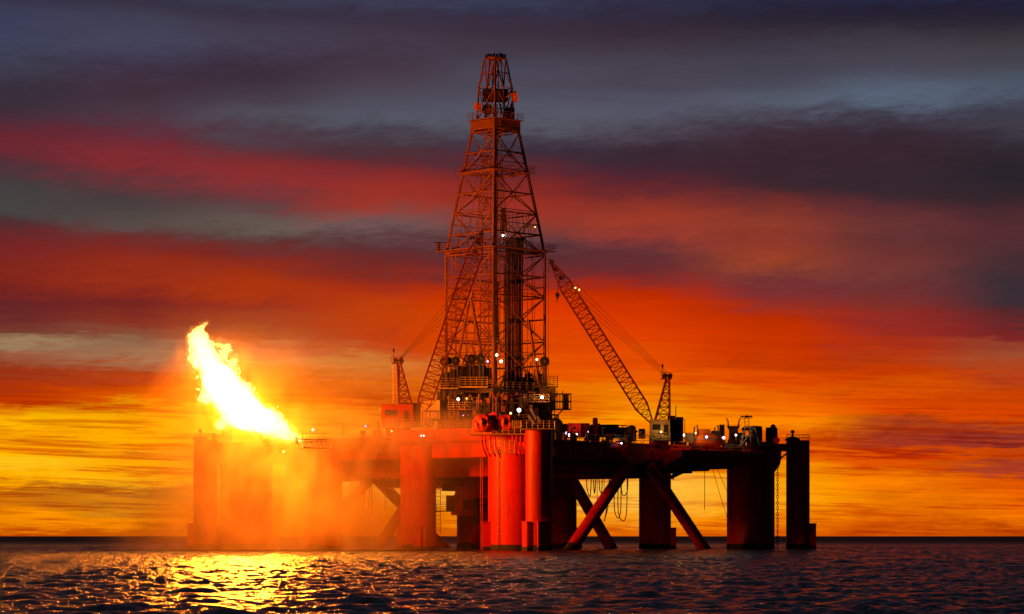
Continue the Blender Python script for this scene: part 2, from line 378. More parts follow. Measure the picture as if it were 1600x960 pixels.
# ------------------------------------------------------------------ gas flare: burner boom, flame and its light
FS = [(467,686,405,.5),(455,680,404.4,1.0),(440,672,403.8,1.55),(425,663,403,2.0),(405,655,402,2.5),(388,645,401,2.9),(370,630,400,3.2),(355,612,399,3.1),(343,597,398,2.8),
      (337,585,397,2.4),(330,570,396.5,2.0),(320,556,396,1.75),(313,543,395.5,1.7),(310,531,395,1.6),(311,520,395,1.0),(316,511,395,.45)]
def flame():
    rnd = random.Random(11); mb = MB()
    def blob(c, r, st=(1,1,1)):
        bm = bmesh.new(); bmesh.ops.create_icosphere(bm, subdivisions=2, radius=1)
        vs = [(c[0]+v.co.x*r*st[0], c[1]+v.co.y*r*st[1], c[2]+v.co.z*r*st[2]) for v in bm.verts]
        mb.add(vs, [tuple(x.index for x in f.verts) for f in bm.faces]); bm.free()
    P = [W(a, b, c) for a, b, c, r in FS]
    for i in range(len(P)-1):
        for s in range(5):
            t = s/5; p = P[i].lerp(P[i+1], t); r = FS[i][3]*(1-t)+FS[i+1][3]*t
            blob(p, r*.86)
            for k in range(3):
                d = V(rnd.gauss(0,1), rnd.gauss(0,1), rnd.gauss(0,1)).normalized()
                blob(p+d*r*.62, r*rnd.uniform(.28, .5))
    # licks and detached tongues
    for a, b, y, r in ((326,541,395.5,.75),(333,540,395.5,.62),(340,538,395.5,.5),(346,540,395.5,.42),(352,542,395.5,.38),(356,541,395.5,.4),(353,548,395.5,.42),(350,553,395.5,.4),(347,557,395.5,.36),
                       (357,577,396.5,.8),(363,570,396.5,.7),(365,566,396.5,.45),(362,590,397,1.0),(366,582,397,.7),(368,600,398,.9),(385,618,399,.9),(398,628,400,.8),(389,603,399,.28),(390,598,399,.2),
                       (418,645,401,.8),(424,641,401,.6),(428,655,402,.8),(448,668,403,.5),(319,508,395,.3),(313,510,395,.3),(308,514,395,.35),(322,505,395,.2),
                       (300,536,395,.8),(299,545,395.5,.7),(303,560,396,.8),(308,572,396.5,.6),(316,622,398,.7),(322,618,398,1.0),(345,664,400,.8)):
        p = W(a, b, y); blob(p, r, (1, 1, 1.15))
    o = mb.build('flare_flame', mat_flame())
    rm = o.modifiers.new('remesh', 'REMESH'); rm.mode = 'VOXEL'; rm.voxel_size = .16
    for nm, sc, st in (('billows', 2.4, 1.3), ('licks', .8, .65), ('fringe', .33, .3)):
        tx = bpy.data.textures.new(nm, 'CLOUDS'); tx.noise_scale = sc; tx.noise_depth = 2
        d = o.modifiers.new(nm, 'DISPLACE'); d.texture = tx; d.strength = st; d.mid_level = .5; d.texture_coords = 'LOCAL'
    # outer sheath of thinner, cooler flame round the white core
    me2 = o.data.copy(); me2.materials.clear(); me2.materials.append(mat_flame((1.0, .36, .05), .24))
    q = bpy.data.objects.new('outer_flame', me2); COL.objects.link(q); q.parent = o
    rm = q.modifiers.new('remesh', 'REMESH'); rm.mode = 'VOXEL'; rm.voxel_size = .2
    dd = q.modifiers.new('swell', 'DISPLACE'); dd.strength = .55; dd.mid_level = 0
    for nm, sc, st in (('outer_billows', 1.7, 2.2), ('outer_licks', .55, .9)):
        tx = bpy.data.textures.new(nm, 'CLOUDS'); tx.noise_scale = sc; tx.noise_depth = 3
        d = q.modifiers.new(nm, 'DISPLACE'); d.texture = tx; d.strength = st; d.mid_level = .55; d.texture_coords = 'LOCAL'
    tag(o, 'large white hot gas flame blowing up to the left from the burner boom', 'flame')
    return o
def mat_flame(c_=(1.0, .42, .085), s_=3.0):
    m = bpy.data.materials.new('burning_gas'); m.use_nodes = True; t = NT(m.node_tree); t.n.clear()
    e = t.n.new('ShaderNodeEmission'); e.inputs[0].default_value = tuple(c_) + (1,); e.inputs[1].default_value = s_
    o = t.n.new('ShaderNodeOutputMaterial'); t.l.new(e.outputs[0], o.inputs['Volume']); return m
flame()
def lamp(name, loc, power, colr, rad):
    l = bpy.data.lights.new(name, 'POINT'); l.energy = power; l.color = colr; l.shadow_soft_size = rad
    o = bpy.data.objects.new(name, l); COL.objects.link(o); o.location = loc; return o
FLP = 250000
for i, (px, py, y, r, wgt) in enumerate(((445,676,404,.9,.7),(415,660,402.5,1.5,1.2),(382,641,400.5,2.0,1.6),(355,612,399,2.0,1.5),(335,582,397,1.5,1.0),(313,543,395.5,1.1,.6))):
    lamp('flame_light', W(px, py, y), FLP*wgt/6.6, (1, .25, .012), r)

# ------------------------------------------------------------------ the platform
rig = thing('drilling_platform', R(30.5, 30.5, 0), 'huge red semi-submersible drilling platform standing on columns in the sea', 'drilling platform')
ZD = 17.2
def column(a=None, b=None, xy=None, r=2.8, top=16.4, name='column', fend=(), zf=4.2):
    c = R(a, b) if xy is None else V(xy[0], xy[1], 0)
    mb = MB(); prof = [(r, -4)]
    prof += [(r, top)]
    mb.lathe(c, prof, 48)
    for ang, wdt, out in fend:
        d = V(math.cos(ang), math.sin(ang), 0); p = c + d*(r+out/2-.35)
        mb.box((p.x, p.y, (zf-4)/2), (out+.7, wdt, zf+4), ang)
        mb.box((p.x+d.x*.04, p.y+d.y*.04, zf+.04), (out+.9, wdt+.16, .12), ang)
    o = mb.build(name, 'red', rig, smooth=True)
    g = MB(); g.lathe(c, [(r+.015, -3.9), (r+.06, .2), (r+.05, .5), (r+.012, .9)], 48)
    for ang, wdt, out in fend:
        d = V(math.cos(ang), math.sin(ang), 0); p = c + d*(r+out/2-.35)
        g.box((p.x, p.y, -.9), (out+.78, wdt+.08, 3.0), ang)
    sub('waterline_growth', g, 'growth', o, smooth=True)
    return o
PI = math.pi
# corner columns
column(0, 0, r=4.15, top=17.4, name='corner_column', fend=((PI*1.02, 3.2, .9), (-.25, 3.0, .7)), zf=4.3)
column(59.5, 0, r=4.3, top=17.0, name='corner_column', fend=((PI*.9, 2.6, .8),))
column(0, 61, r=4.05, top=17.4, name='corner_column')
column(61.5, 61, r=4.3, top=17.0, name='corner_column')
# row columns
for a in (20.3, 41): column(a, 0, fend=((-.95, 2.0, .7), (-1.6, 1.2, .6), (PI*1.02, 2, .6)), zf=3.7)
for a in (20.6, 42): column(a, 61, fend=((-.05, 2.2, .9),), zf=3.6)
# slim stability columns outboard of the corners
column(xy=(4.05, 410.2), r=2.02, top=18.1, name='slim_column', fend=((-PI*.82, 1.5, .55), (-PI*.42, 1.6, .5)), zf=4.3)
column(xy=(48.75, 466), r=2.0, top=18.5, name='slim_column', fend=((.05, 2.4, .95),), zf=4.3)
column(xy=(-51.6, 460), r=2.0, top=18.4, name='slim_column', fend=((PI, 2.4, .9),), zf=4.3)
column(xy=(-4.5, 513), r=2.0, top=18.4, name='slim_column')
# connecting arms between slim and corner columns
for p, q, z0, z1 in ((R(0,0), V(4.05,410.2,0), 14.6, 16.4), (R(0,61), V(48.75,466,0), 16.7, 17.9), (R(59.5,0), V(-51.6,460,0), 16.4, 17.8), (R(61.5,61), V(-4.5,513,0), 16.4, 17.8)):
    d = (q-p).normalized(); n = V(-d.y, d.x, 0)*1.3
    MB().prism([((p-n).x, (p-n).y), ((q-n).x, (q-n).y), ((q+n).x, (q+n).y), ((p+n).x, (p+n).y)], z0, z1).build('connecting_arm', 'redplain', rig)
    MB().tube([p+V(0,0,z0-2.6)+d*3.6, q+V(0,0,z0+.2)-d*1.2], .16).build('arm_strut', 'redplain', rig)
# main hull: three nested boxes
def rprism(mb, a0, a1, b0, b1, z0, z1): return mb.prism([Rxy(a0,b0), Rxy(a0,b1), Rxy(a1,b1), Rxy(a1,b0)], z0, z1)
rprism(MB(), -.3, 61.2, .2, 60.8, 14.45, 16.35).build('hull_girder', 'red', rig)
rprism(MB(), .4, 60.6, 1.0, 60.2, 16.35, 17.0).build('hull_deck', 'redplain', rig)
m_ = MB(); rprism(m_, 1.8, 59.4, 9.0, 38.5, 11.7, 14.44); rprism(m_, .9, 59, 38.6, 58, 13.55, 14.44)
rprism(m_, 21, 59, 38.6, 58, 12.3, 13.54)
m_.build('lower_hull', 'redplain', rig)
rprism(MB(), .0, 61, -.2, 61, 17.0, ZD).build('main_deck', 'redplain', rig)
# stiffeners and panels along the girders
m_ = MB()
for i in range(24):
    b = 5 + i*1.9
    if 1 < b < 58: p = R(-.42, b, 15.4); m_.box(p, (.12, .25, 1.7), ANG)
m_.build_each('girder_stiffener', 'redplain', rig)
m_ = MB()
for b in (4.6, 6.9, 9.6): m_.box(R(1.6, b, 13.3), (1.3, .5, 1.0), ANG)
for b in (12.5, 17, 22, 27): m_.box(R(1.7, b, 12.2), (3.2, .3, 1.2), ANG)
for b in np.arange(5, 57, 2.6): m_.box(R(.85, b, 16.7), (.25, 1.5, .35), ANG)
for b in (19.5, 24.2, 35.5, 41, 45.5, 51): m_.box(R(-.45, b, 15.2), (.35, .9, .8), ANG)
m_.build_each('hull_panel', 'redplain', rig)
m_ = MB()
for (a, b, s, h) in ((24,30,5,1.4),(30,16,4,1.2),(36,26,3,1.8),(44,20,3,1.2),(48,34,4,1)):
    rprism(m_, a, a+s, b, b+s*1.4, 11.65-h, 11.69)
m_.build_each('underdeck_duct', 'dark', rig)
for z, r, b0, b1 in ((14.0,.14,4,27),(13.6,.10,4,30),(12.3,.12,4,36),(13.9,.12,37,57)):
    MB().tube([R(1.0,b0,z), R(1.0,(b0+b1)/2,z-.05), R(1.0,b1,z)], r, 8).build('pipe_run', 'grey', rig, smooth=True)
rn = random.Random(33)
for i in range(95):
    a, b = (rn.uniform(.6, 7), rn.uniform(6, 58)) if i < 60 else (rn.uniform(-1, 6), rn.uniform(50, 63))
    p = R(a, b, ZD); h = rn.uniform(.5, 2.0); q_ = rn.random(); m_ = MB()
    if q_ < .35: m_.tube([p, p+V(0,0,h), p+V(.35,0,h+.25), p+V(.6,0,h)], rn.uniform(.06,.14), 6)
    elif q_ < .6: m_.lathe((p.x,p.y,p.z), [(.3,0),(.3,h*.7),(.15,h*.8),(.1,h)], 10)
    elif q_ < .85: m_.box((p.x,p.y,p.z+h*.35), (rn.uniform(.4,1.5),.6,h*.7), rn.uniform(0,1))
    else: m_.bar(p, p+V(0,0,h+1.0), .05); m_.box(p+V(.1,0,h+.9), (.4,.2,.25))
    m_.build('deck_fitting', rn.choice(('dark','dark','grey','reddark')), rig)
# diagonal braces
def brace(a, b0, b1, r=.98, zt=13.6):
    p, q = R(a, b0, -.2), R(a, b1, zt); d = (q-p).normalized()
    o = MB().tube([p-d*2.5, q+d*.3], r, 28).build('brace', 'red', rig, smooth=True)
    g = MB().tube([p-d*2.4, p+d*1.1], r+.04, 28); sub('waterline_growth', g, 'growth', o, smooth=True)
for a, q in ((0.3,(13.3,28.6,48.6,33.4)), (20.5,(12,23.5,49,37.6)), (41,(12,24,49,38)), (59.8,(13,30.5,49.5,31.5))):
    brace(a, q[0], q[1], zt=14.2 if a < 1 else 12.4, r=.98 if a < 30 else .9); brace(a, q[2], q[3], zt=13.6 if a < 1 else 12.4)
MB().prism([Rxy(-.6,26.6), Rxy(-.6,31.6), Rxy(1.4,31.6), Rxy(1.4,26.6)], 14.0, 16.9).build('brace_gusset', 'redplain', rig)
m_ = MB(); m_.tube([R(-.6,37,11.5), R(-1.2,46.5,14.6)], .35, 12); m_.build('knee_brace', 'redplain', rig, smooth=True)
# cantilevered side platform under the lifeboat on the right, with sloping soffit
m_ = MB()
pts = [(-4.5,36,15.2,16.2),(-4.5,58,15.4,16.2),(.5,58,13.6,16.2),(.5,36,13.0,16.2)]
m_.hexa([R(a,b,z) for a,b,z,_ in pts]+[R(a,b,z) for a,b,_,z in pts]); m_.build('side_platform', 'redplain', rig)
MB().rail([R(-4.4,36.2,16.2), R(-4.4,42,16.2)]).build('side_railing', 'yellow', rig)
m_ = MB().rail([R(-4.4,48,16.2), R(-4.4,57.8,16.2)]); m_.build('side_railing', 'yellow', rig)
m_ = MB(); rprism(m_, 1, 6, 38.8, 46, 12.6, 13.5); rprism(m_, 2, 5, 47.5, 52, 13.1, 13.5); m_.build_each('underdeck_tank', 'dark', rig)
# hanging hull block over the moonpool (seen behind the front left column)
m_ = MB(); rprism(m_, 22, 36, 26, 40, 8.6, 11.69); m_.build('moonpool_housing', 'redplain', rig)
m_ = MB()
for a, b in ((25,28),(33,28),(25,38),(33,38)): m_.tube([R(a,b,8.6), R(a,b,4.2)], .4, 10)
m_.tube([R(29,33,8.6), R(29,33,-1)], .5, 14); m_.tube([R(30.5,33,8.6), R(30.5,33,-1)], .18, 8)
m_.box(R(29,33,5.6), (8, 6, .5), ANG); m_.box(R(29,33,7.2), (4, 3, 2.4), ANG)
m_.bar(R(25,28,4.4), R(33,28,8.4), .2); m_.bar(R(33,28,4.4), R(25,28,8.4), .2)
m_.build('moonpool_frame', 'dark', rig, smooth=True)
m_ = MB(); m_.box(W(726,801,470), (4.6,1,.9), .1); m_.box(W(716,787,468), (1.4,1,3.0), 0); m_.box(W(752,778,466), (2.2,1,.8), 0); m_.box(W(730,778,466), (1.6,1,.8), 0)
m_.bar(W(700,790,462), W(718,765,462), .22); m_.build_each('spider_beam', 'redplain', rig)
m_ = MB()
x0 = W(681,752,440); 
for i in range(14): z = x0.z - i*.62; m_.bar(V(x0.x,440,z), V(x0.x+.75,440,z), .03)
m_.bar(x0, x0-V(0,0,8.4), .04); m_.bar(x0+V(.75,0,0), x0+V(.75,0,-8.4), .04)
m_.box(W(704,787,440), (1.4,1.4,2.6), 0); m_.box(W(692,799,440), (2.6,1.4,.16), 0)
m_.rail([W(682,799,439.4), W(700,799,439.4)]); m_.build('access_ladder', 'grey', rig)
# red bulwark house on the left-hand deck edge
m_ = MB(); rprism(m_, 4.6, 24, -.25, 6.5, ZD, 19.0); m_.build('deck_house', 'redplain', rig, bevel=.08)
m_ = MB(); rprism(m_, 27, 57, 1.2, 7, ZD, 18.2); m_.build('deck_house', 'redplain', rig)
m_ = MB().rail([R(4.6,-.1,19.0), R(24,-.1,19.0)]); m_.build('deck_house_railing', 'yellow', rig)
# deck edge railings
m_ = MB().rail([R(-.1,5.5,ZD), R(-.1,31,ZD)], 1.15, 1.9, .045); m_.build('deck_railing', 'white', rig)
m_ = MB().rail([R(-.1,31.5,ZD), R(-.1,38,ZD)], 1.3, 1.9, .05)
m_.build('deck_railing', 'white', rig)
MB().rail([R(.2,49,ZD), R(.2,56,ZD)]).build('deck_railing', 'white', rig); MB().rail([R(26,0,ZD), R(56,0,ZD)], 1.15, 2.0, .045).build('deck_railing', 'white', rig)
# vertical J-tubes and hose rollers on the front corner column, with a hanging basket platform
pf = MB(); c = R(0,0)
pf.box((c.x-1.2, 412.9, 17.55), (11.4, 4.2, .16), 0.0); pf.box((3.9, 409.6, 18.2), (5.2, 5.0, .14), 0)
pf.build('column_platform', 'yellow', rig)
pr = MB(); pr.rail([V(-6.8,414.8,17.65), V(-6.8,410.85,17.65), V(1.3,410.85,17.65)], 1.1, .9, .035)
pr.rail([V(1.35,407.2,18.3), V(6.4,407.2,18.3), V(6.4,412,18.3)], 1.1, .9, .035); pr.build('platform_railing', 'yellow', rig)
bk = MB()
for z in (16.6, 15.95, 15.3): bk.rail([V(-3.4,410.6,z-.6), V(.4,410.6,z-.6)], .6, .8, .04, 1)
bk.box((-1.5,411.2,14.75), (4.2,1.5,.12)); bk.build('basket_platform', 'yellow', rig)
for x in (-4.6,-4.1,-3.3,-2.6,.1,.7,1.3,1.9,2.3):
    s = -1 if x < -2 else 1
    t = MB().tube([V(x-.0*s,411.6,17.5), V(x,411.4,16.3), V(x+.25,411.2,15.5), V(x+.62,411.5,14.6), V(x+.85,412.0,14.2)], .14, 8); t.build('guide_tube', 'redplain', rig, smooth=True)
# railing and gear on the other slim columns
for (cx, cy, zt) in ((48.75,466,18.5), (-51.6,460,18.4)):
    pts = [V(cx+2.0*math.cos(a), cy+2.0*math.sin(a), zt) for a in np.linspace(0, 6.28, 13)[:-1]]
    MB().rail(pts, 1.0, 2, .03, 1, closed=True).build('column_railing', 'grey', rig)
    MB().lathe((cx-.9, cy, zt), [(1.35,0),(1.3,.25),(.7,.55),(.18,.75),(.14,1.2),(.3,1.25),(.3,1.75),(.1,1.8)], 16).build('column_cap_vent', 'dark', rig, smooth=True)
# extra bulge and drooping fairlead on the right corner column
m_ = MB(); cR = R(0,61); m_.lathe((cR.x+.8, cR.y-.4, 0), [(3.2,13.0),(4.1,14.2),(4.35,15.2),(4.4,17.3)], 36); m_.build('fairlead_housing', 'red', rig, smooth=True)
m_ = MB(); cL = R(59.5,0); m_.lathe((cL.x-.8, cL.y-.4, 0), [(3.2,13.0),(4.1,14.2),(4.35,15.2),(4.4,16.9)], 36); m_.build('fairlead_housing', 'red', rig, smooth=True)

# ------------------------------------------------------------------ derrick substructure and drill floor (one thing with the platform's top hamper)
DC = V(-2.75, 452, 0)                          # derrick centre
def dcor(h, k):                                # corner k of a square with half diagonal h, one corner towards the camera
    a = [PI, -PI/2-.03, 0, PI/2][k]; return V(DC.x+h*math.cos(a), DC.y+h*math.sin(a), 0)
def hd(z):                                     # half diagonal at height z
    if z < 49: return 8.15
    if z < 70.5: return 8.15+(3.55-8.15)*(z-49)/21.5
    return 3.55
derrick = thing('drilling_derrick', (DC.x, DC.y, 27), 'tall rust-orange lattice drilling derrick tapering to a crown above the platform', 'derrick')
zl = [W(800, py, 452).z for py in (602,572,535,500,466,434,400,368,336,304,272,240,208,190)]
def ptz(z, k): return dcor(hd(z), k) + V(0,0,z)
for k in range(4):
    mb = MB(); r = .30 if k == 1 else .24
    for z0, z1 in zip(zl, zl[1:]): mb.bar(ptz(z0,k), ptz(z1,k), r)
    mb.build('derrick_leg', 'steel', derrick)
for i, z in enumerate(zl):
    g = MB()
    for k in range(4):
        if z < 48 and k == 1 and i < 4: continue
        g.bar(ptz(z,k), ptz(z,(k+1) % 4), .13)
        if i % 2 == 0 and z > 30: g.bar(ptz(z,k)+V(0,0,.45), ptz(z,(k+1) % 4)+V(0,0,.45), .06)
    g.build('girt', 'steel', derrick)
bk_ = [MB() for _ in range(4)]
for i, (z0, z1) in enumerate(zip(zl, zl[1:])):
    for k in range(4):
        k2 = (k+1) % 4; mid = (ptz(z1,k)+ptz(z1,k2))/2; m0 = (ptz(z0,k)+ptz(z0,k2))/2
        if k in (0,) and 0 < i < 6 and False: continue
        if i % 2 == 0: bk_[k].bar(ptz(z0,k), mid, .11); bk_[k].bar(ptz(z0,k2), mid, .11)
        else: bk_[k].bar(m0, ptz(z1,k), .11); bk_[k].bar(m0, ptz(z1,k2), .11)
        if i % 3 == 1: bk_[k].bar(ptz((z0+z1)/2,k), (m0+mid)/2, .06); bk_[k].bar(ptz((z0+z1)/2,k2), (m0+mid)/2, .06)
for i, (z0, z1) in enumerate(zip(zl, zl[1:])):
    inner = lambda z, k: dcor(hd(z)*.42, k)+V(0,0,z)
    if i in (0, 1): continue
    for k in (0, 3):
        bk_[k].bar(inner(z0,k), inner(z1,k), .07); bk_[k].bar(inner(z0,k), inner(z1,(k+1) % 4), .045)
        bk_[k].bar(inner(z1,k), ptz(z1,k), .06)
for b in bk_: b.build('cross_bracing', 'steel', derrick)
# V-door A-frame on the left face
vd = MB()
def fl(px, py): 
    # point on the left-front face plane between corners 0 and 1
    t = (px-697)/(771-697); p = ptz(30,0).lerp(ptz(30,1), t); return V(p.x, p.y-.3, W(px,py,p.y).z)
vd.bar(fl(735,462), fl(714,572), .26); vd.bar(fl(735,462), fl(756,572), .26); vd.bar(fl(722,521), fl(745,521), .12); vd.bar(fl(700,535), fl(765,535), .16)
vd.bar(fl(736,537), fl(722,572), .22); vd.bar(fl(736,537), fl(750,572), .22); vd.box(fl(735,461), (1.2,.5,.9), -.6)
vd.build('v_door_frame', 'steel', derrick)
# platforms round the derrick
for py, ext, nm in ((272,1.2,'walkway'), (394,1.8,'walkway'), (190,1.1,'walkway')):
    z = W(800, py, 452).z; h = hd(z)+ext
    c4 = [dcor(h,k) for k in range(4)]; ci = [dcor(max(.6,h-ext-.9),k) for k in range(4)]
    mb = MB()
    for k in range(4):
        k2 = (k+1) % 4
        mb.hexa([c4[k]+V(0,0,z), c4[k2]+V(0,0,z), ci[k2]+V(0,0,z), ci[k]+V(0,0,z), c4[k]+V(0,0,z+.14), c4[k2]+V(0,0,z+.14), ci[k2]+V(0,0,z+.14), ci[k]+V(0,0,z+.14)])
    o = mb.build(nm, 'steel', derrick)
    r_ = MB().rail([p+V(0,0,z+.14) for p in c4], 1.1, 1.3, .035, 2, closed=True); sub('walkway_railing', r_, 'steel', o)
# solid wind wall bands below crown and at 370
zc = W(800,190,452).z
wb = MB(); h = 4.15
for k in (0,1,2,3):
    p, q = dcor(h,k), dcor(h,(k+1) % 4); d = (q-p).normalized(); nrm = V(-d.y,d.x,0)*.08
    wb.hexa([p+V(0,0,zc-1.6), q+V(0,0,zc-1.6), q+nrm+V(0,0,zc-1.6), p+nrm+V(0,0,zc-1.6), p+V(0,0,zc-.1), q+V(0,0,zc-.1), q+nrm+V(0,0,zc-.1), p+nrm+V(0,0,zc-.1)])
wb.build('crown_skirt', 'steel', derrick)
# crown: gin-pole frame with sheaves
zt = W(800, 92, 452).z; cr = MB(); zb = zc+.2; zk = W(800,138,452).z
q0 = [dcor(3.0,k) for k in range(4)]; qk = [dcor(2.75,k) for k in range(4)]; qt = [dcor(1.75,k) for k in range(4)]
for k in range(4):
    k2 = (k+1) % 4
    cr.bar(q0[k]+V(0,0,zb), qk[k]+V(0,0,zk), .16); cr.bar(qk[k]+V(0,0,zk), qt[k]+V(0,0,zt), .15)
    for z in (zb+1.6, zk): cr.bar(q0[k]+V(0,0,z), q0[k2]+V(0,0,z), .08)
    cr.bar(qt[k]+V(0,0,zt), qt[k2]+V(0,0,zt), .16); cr.bar(qt[k]+V(0,0,zt), (qk[k]+qk[k2])/2+V(0,0,zk), .08); cr.bar(qt[k2]+V(0,0,zt), (qk[k]+qk[k2])/2+V(0,0,zk), .08)
    cr.bar(q0[k]+V(0,0,zb), qk[k2]+V(0,0,zk), .07); cr.bar(q0[k2]+V(0,0,zb), qk[k]+V(0,0,zk), .07)
for k in range(4):
    k2 = (k+1) % 4; mk = (qk[k]+qk[k2])/2+V(0,0,zk); mt = (qt[k]+qt[k2])/2+V(0,0,zt); mb0 = (q0[k]+q0[k2])/2+V(0,0,zb)
    cr.bar(mk, mt, .1); cr.bar(mb0, mk, .1); cr.bar(mb0, qk[k]+V(0,0,zk), .07); cr.bar(mb0, qk[k2]+V(0,0,zk), .07)
    cr.bar(qk[k]+V(0,0,zk), mt, .07); zm_ = zk+(zt-zk)*.5; cr.bar(qk[k].lerp(qt[k],.5)+V(0,0,zm_), qk[k2].lerp(qt[k2],.5)+V(0,0,zm_), .07)
cr.bar((DC.x-.5,DC.y,zk), (DC.x-.2,DC.y,zt), .12); cr.bar((DC.x+.5,DC.y,zk), (DC.x+.3,DC.y,zt), .12); cr.box((DC.x,DC.y,zt+.1),(2.6,1.6,.35),.3)
cr.build('crown_frame', 'steel', derrick)
cb = MB(); cb.box((DC.x, DC.y, zk-1.2), (3.9,2.4,1.9), .2); cb.lathe((DC.x-1.3, DC.y-1.6, zb+1.6), [(.9,0),(.9,.4)], 16, 'y')
for dx in (-.9,-.3,.3,.9): cb.lathe((DC.x+dx, DC.y, zb+1.6), [(1.05,-.08),(1.05,.08)], 18, 'x')
cb.box((DC.x+2.3, DC.y-.6, zb+1.0), (1.4,1.4,1.8), .3); cb.build('crown_block', 'dark', derrick)
cw = MB(); cw.box((DC.x-2.9, DC.y-1.2, zb+2.1), (.9,.9,1.1), .5); cw.bar((DC.x+2.0,DC.y-1,zb+.3), (DC.x+3.3,DC.y-1,zb+4.6), .17); cw.bar((DC.x+3.3,DC.y-1,zb+4.6), (DC.x+1.6,DC.y-1,zb+3.6), .14); cw.box((DC.x+3.2,DC.y-1,zb+3.6),(.8,.8,1.4),.2)
cw.bar((DC.x+2.6,DC.y-1.2,zb+.3), (DC.x+2.9,DC.y-1,zb+3.6), .2); cw.build('service_winch', 'orange', derrick)
an = MB()
for dx, hh in ((-1.5,.9),(-1.1,1.3),(-.7,1.0),(-.2,1.5),(.3,.9),(.8,1.6),(1.2,1.2),(1.6,1.0)): an.bar((DC.x+dx,DC.y,zt), (DC.x+dx+.05,DC.y,zt+hh*.65), .08); an.box((DC.x+dx,DC.y,zt+.3+hh*.2),(.3,.3,.5),dx)
an.bar((DC.x-1.5,DC.y,zt),(DC.x+1.6,DC.y,zt+.1),.08); an.bar((DC.x-1.2,DC.y,zt+.5),(DC.x+.4,DC.y,zt+.8),.05); an.build('aerial_cluster', 'dark', derrick)
# cage ladders and conduits on the front and left legs
ld = MB()
for dx, w_ in ((.55,.0),(1.05,0),(-.6,0)):
    for z0, z1 in zip(zl, zl[1:]): ld.bar(ptz(z0,1)+V(dx,.5,0), ptz(z1,1)+V(dx,.5,0), .045)
z = zl[0]
while z < zl[-1]:
    p = ptz(z,1)+V(.55,.5,0); ld.bar(p, p+V(.5,0,0), .03); ld.bar(p+V(0,-.3,0), p+V(.5,-.3,0), .03); z += .6
ld.build('caged_ladder', 'steel', derrick)
cd = MB()
for k, fr, r in ((2,.25,.06),(2,.75,.05),(3,.15,.05),(3,.8,.07),(1,.42,.05),(1,.66,.07),(0,.45,.05),(0,.6,.06),(0,.12,.05),(0,.2,.05),(0,.72,.08),(0,.82,.06),(0,.9,.06),(1,.2,.06),(1,.26,.1),(1,.34,.05),(1,.55,.05),(1,.8,.05),(3,.3,.06),(3,.6,.08),(2,.5,.06)):
    zz = zl[:9] if k else zl[:12]
    pts = [ptz(z,k).lerp(ptz(z,(k+1) % 4), fr) for z in zz]; cd.tube(pts, r, 5)
cd.build('conduit', 'steel', derrick)
# stairs zig-zag inside left of the front leg
st_ = MB(); z = zl[1]
pL = lambda z: ptz(z,0).lerp(ptz(z,1), .86 if z < 50 else .74)
i = 0
while z < zl[-2]-2.2:
    p = pL(z); q = pL(z+2.2); s = .9 if i % 2 else -.9
    st_.bar(p+V(-s*.8,.5,0), q+V(s*.8,.5,0), .08); st_.bar(p+V(-s*.8,.5,.9), q+V(s*.8,.5,.9), .04)
    st_.box((q.x, q.y+.6, q.z), (2.0,.9,.1), 0); st_.rail([q+V(-1,.2,0), q+V(1,.2,0)], .9, .6, .03, 1); z += 2.2; i += 1
st_.build('stairway', 'steel', derrick)
# stood-back drill pipe: a dense bundle of pipes
rk = thing('drill_pipe_stand', W(803,620,450), 'dense dark bundle of drill pipe standing upright inside the derrick', 'drill pipe')
zb, zt2 = W(803,622,450).z, W(803,374,450).z
b_ = MB(); rn = random.Random(2)
for i in range(11):
    for j in range(5):
        x = (791+i*2.55-800)*450/FP; y = 449+j*.35
        b_.tube([V(x-.12+rn.uniform(-.05,.05), y, zb), V(x+rn.uniform(-.03,.03), y+.3, zt2+rn.uniform(-.5,.4))], .10, 6)
b_.build('pipe_bundle', 'dark', rk)
b_ = MB()
for py in (374,395,440,500,560): p = W(804,py,449.5); b_.box((p.x,449.9,p.z), (3.2,2.6,.35))
b_.box(W(804,385,450), (2.9,2.2,2.0)); b_.build('racking_board', 'dark', rk)
b_ = MB()
for i in range(5):
    p = W(789+i*1.2, 400+i*3, 447.5); q = W(787+i*2.2, 545-i*4, 447.5); r2 = W(780-i*1.5, 535-i*3, 447.5); s2 = W(777+i*.5,440,447.5)
    b_.tube([p, q, (q+r2)/2-V(0,0,1.2), r2, s2], .07, 6)
hz_ = b_.build('standpipe_hose', 'rope', None, smooth=True); tag(hz_, 'black mud hoses looping down beside the pipe bundle in the derrick', 'hose')
# travelling block on wires
tb = thing('travelling_block', W(772,405,452), 'dark travelling block hanging on drilling lines in the derrick', 'hoist block')
MB().box(W(787,350,452),(1.1,1.4,3.2)).lathe(W(787,333,452),[(.7,-.3),(.7,.3)],16,'x').build('block_body','steel',tb)
m_ = MB()
for dx in (-.5,-.25,0,.25,.5): m_.bar(V(W(787,0,452).x+dx,452,W(0,335,452).z), V(DC.x+dx*1.2,452,zc+.3), .035)
for dx in (-.2,.2): m_.bar(V(W(780,0,452).x+dx,452,W(0,560,452).z), V(DC.x+dx,452,zc+.3), .035)
m_.build('drilling_line','rope',tb)

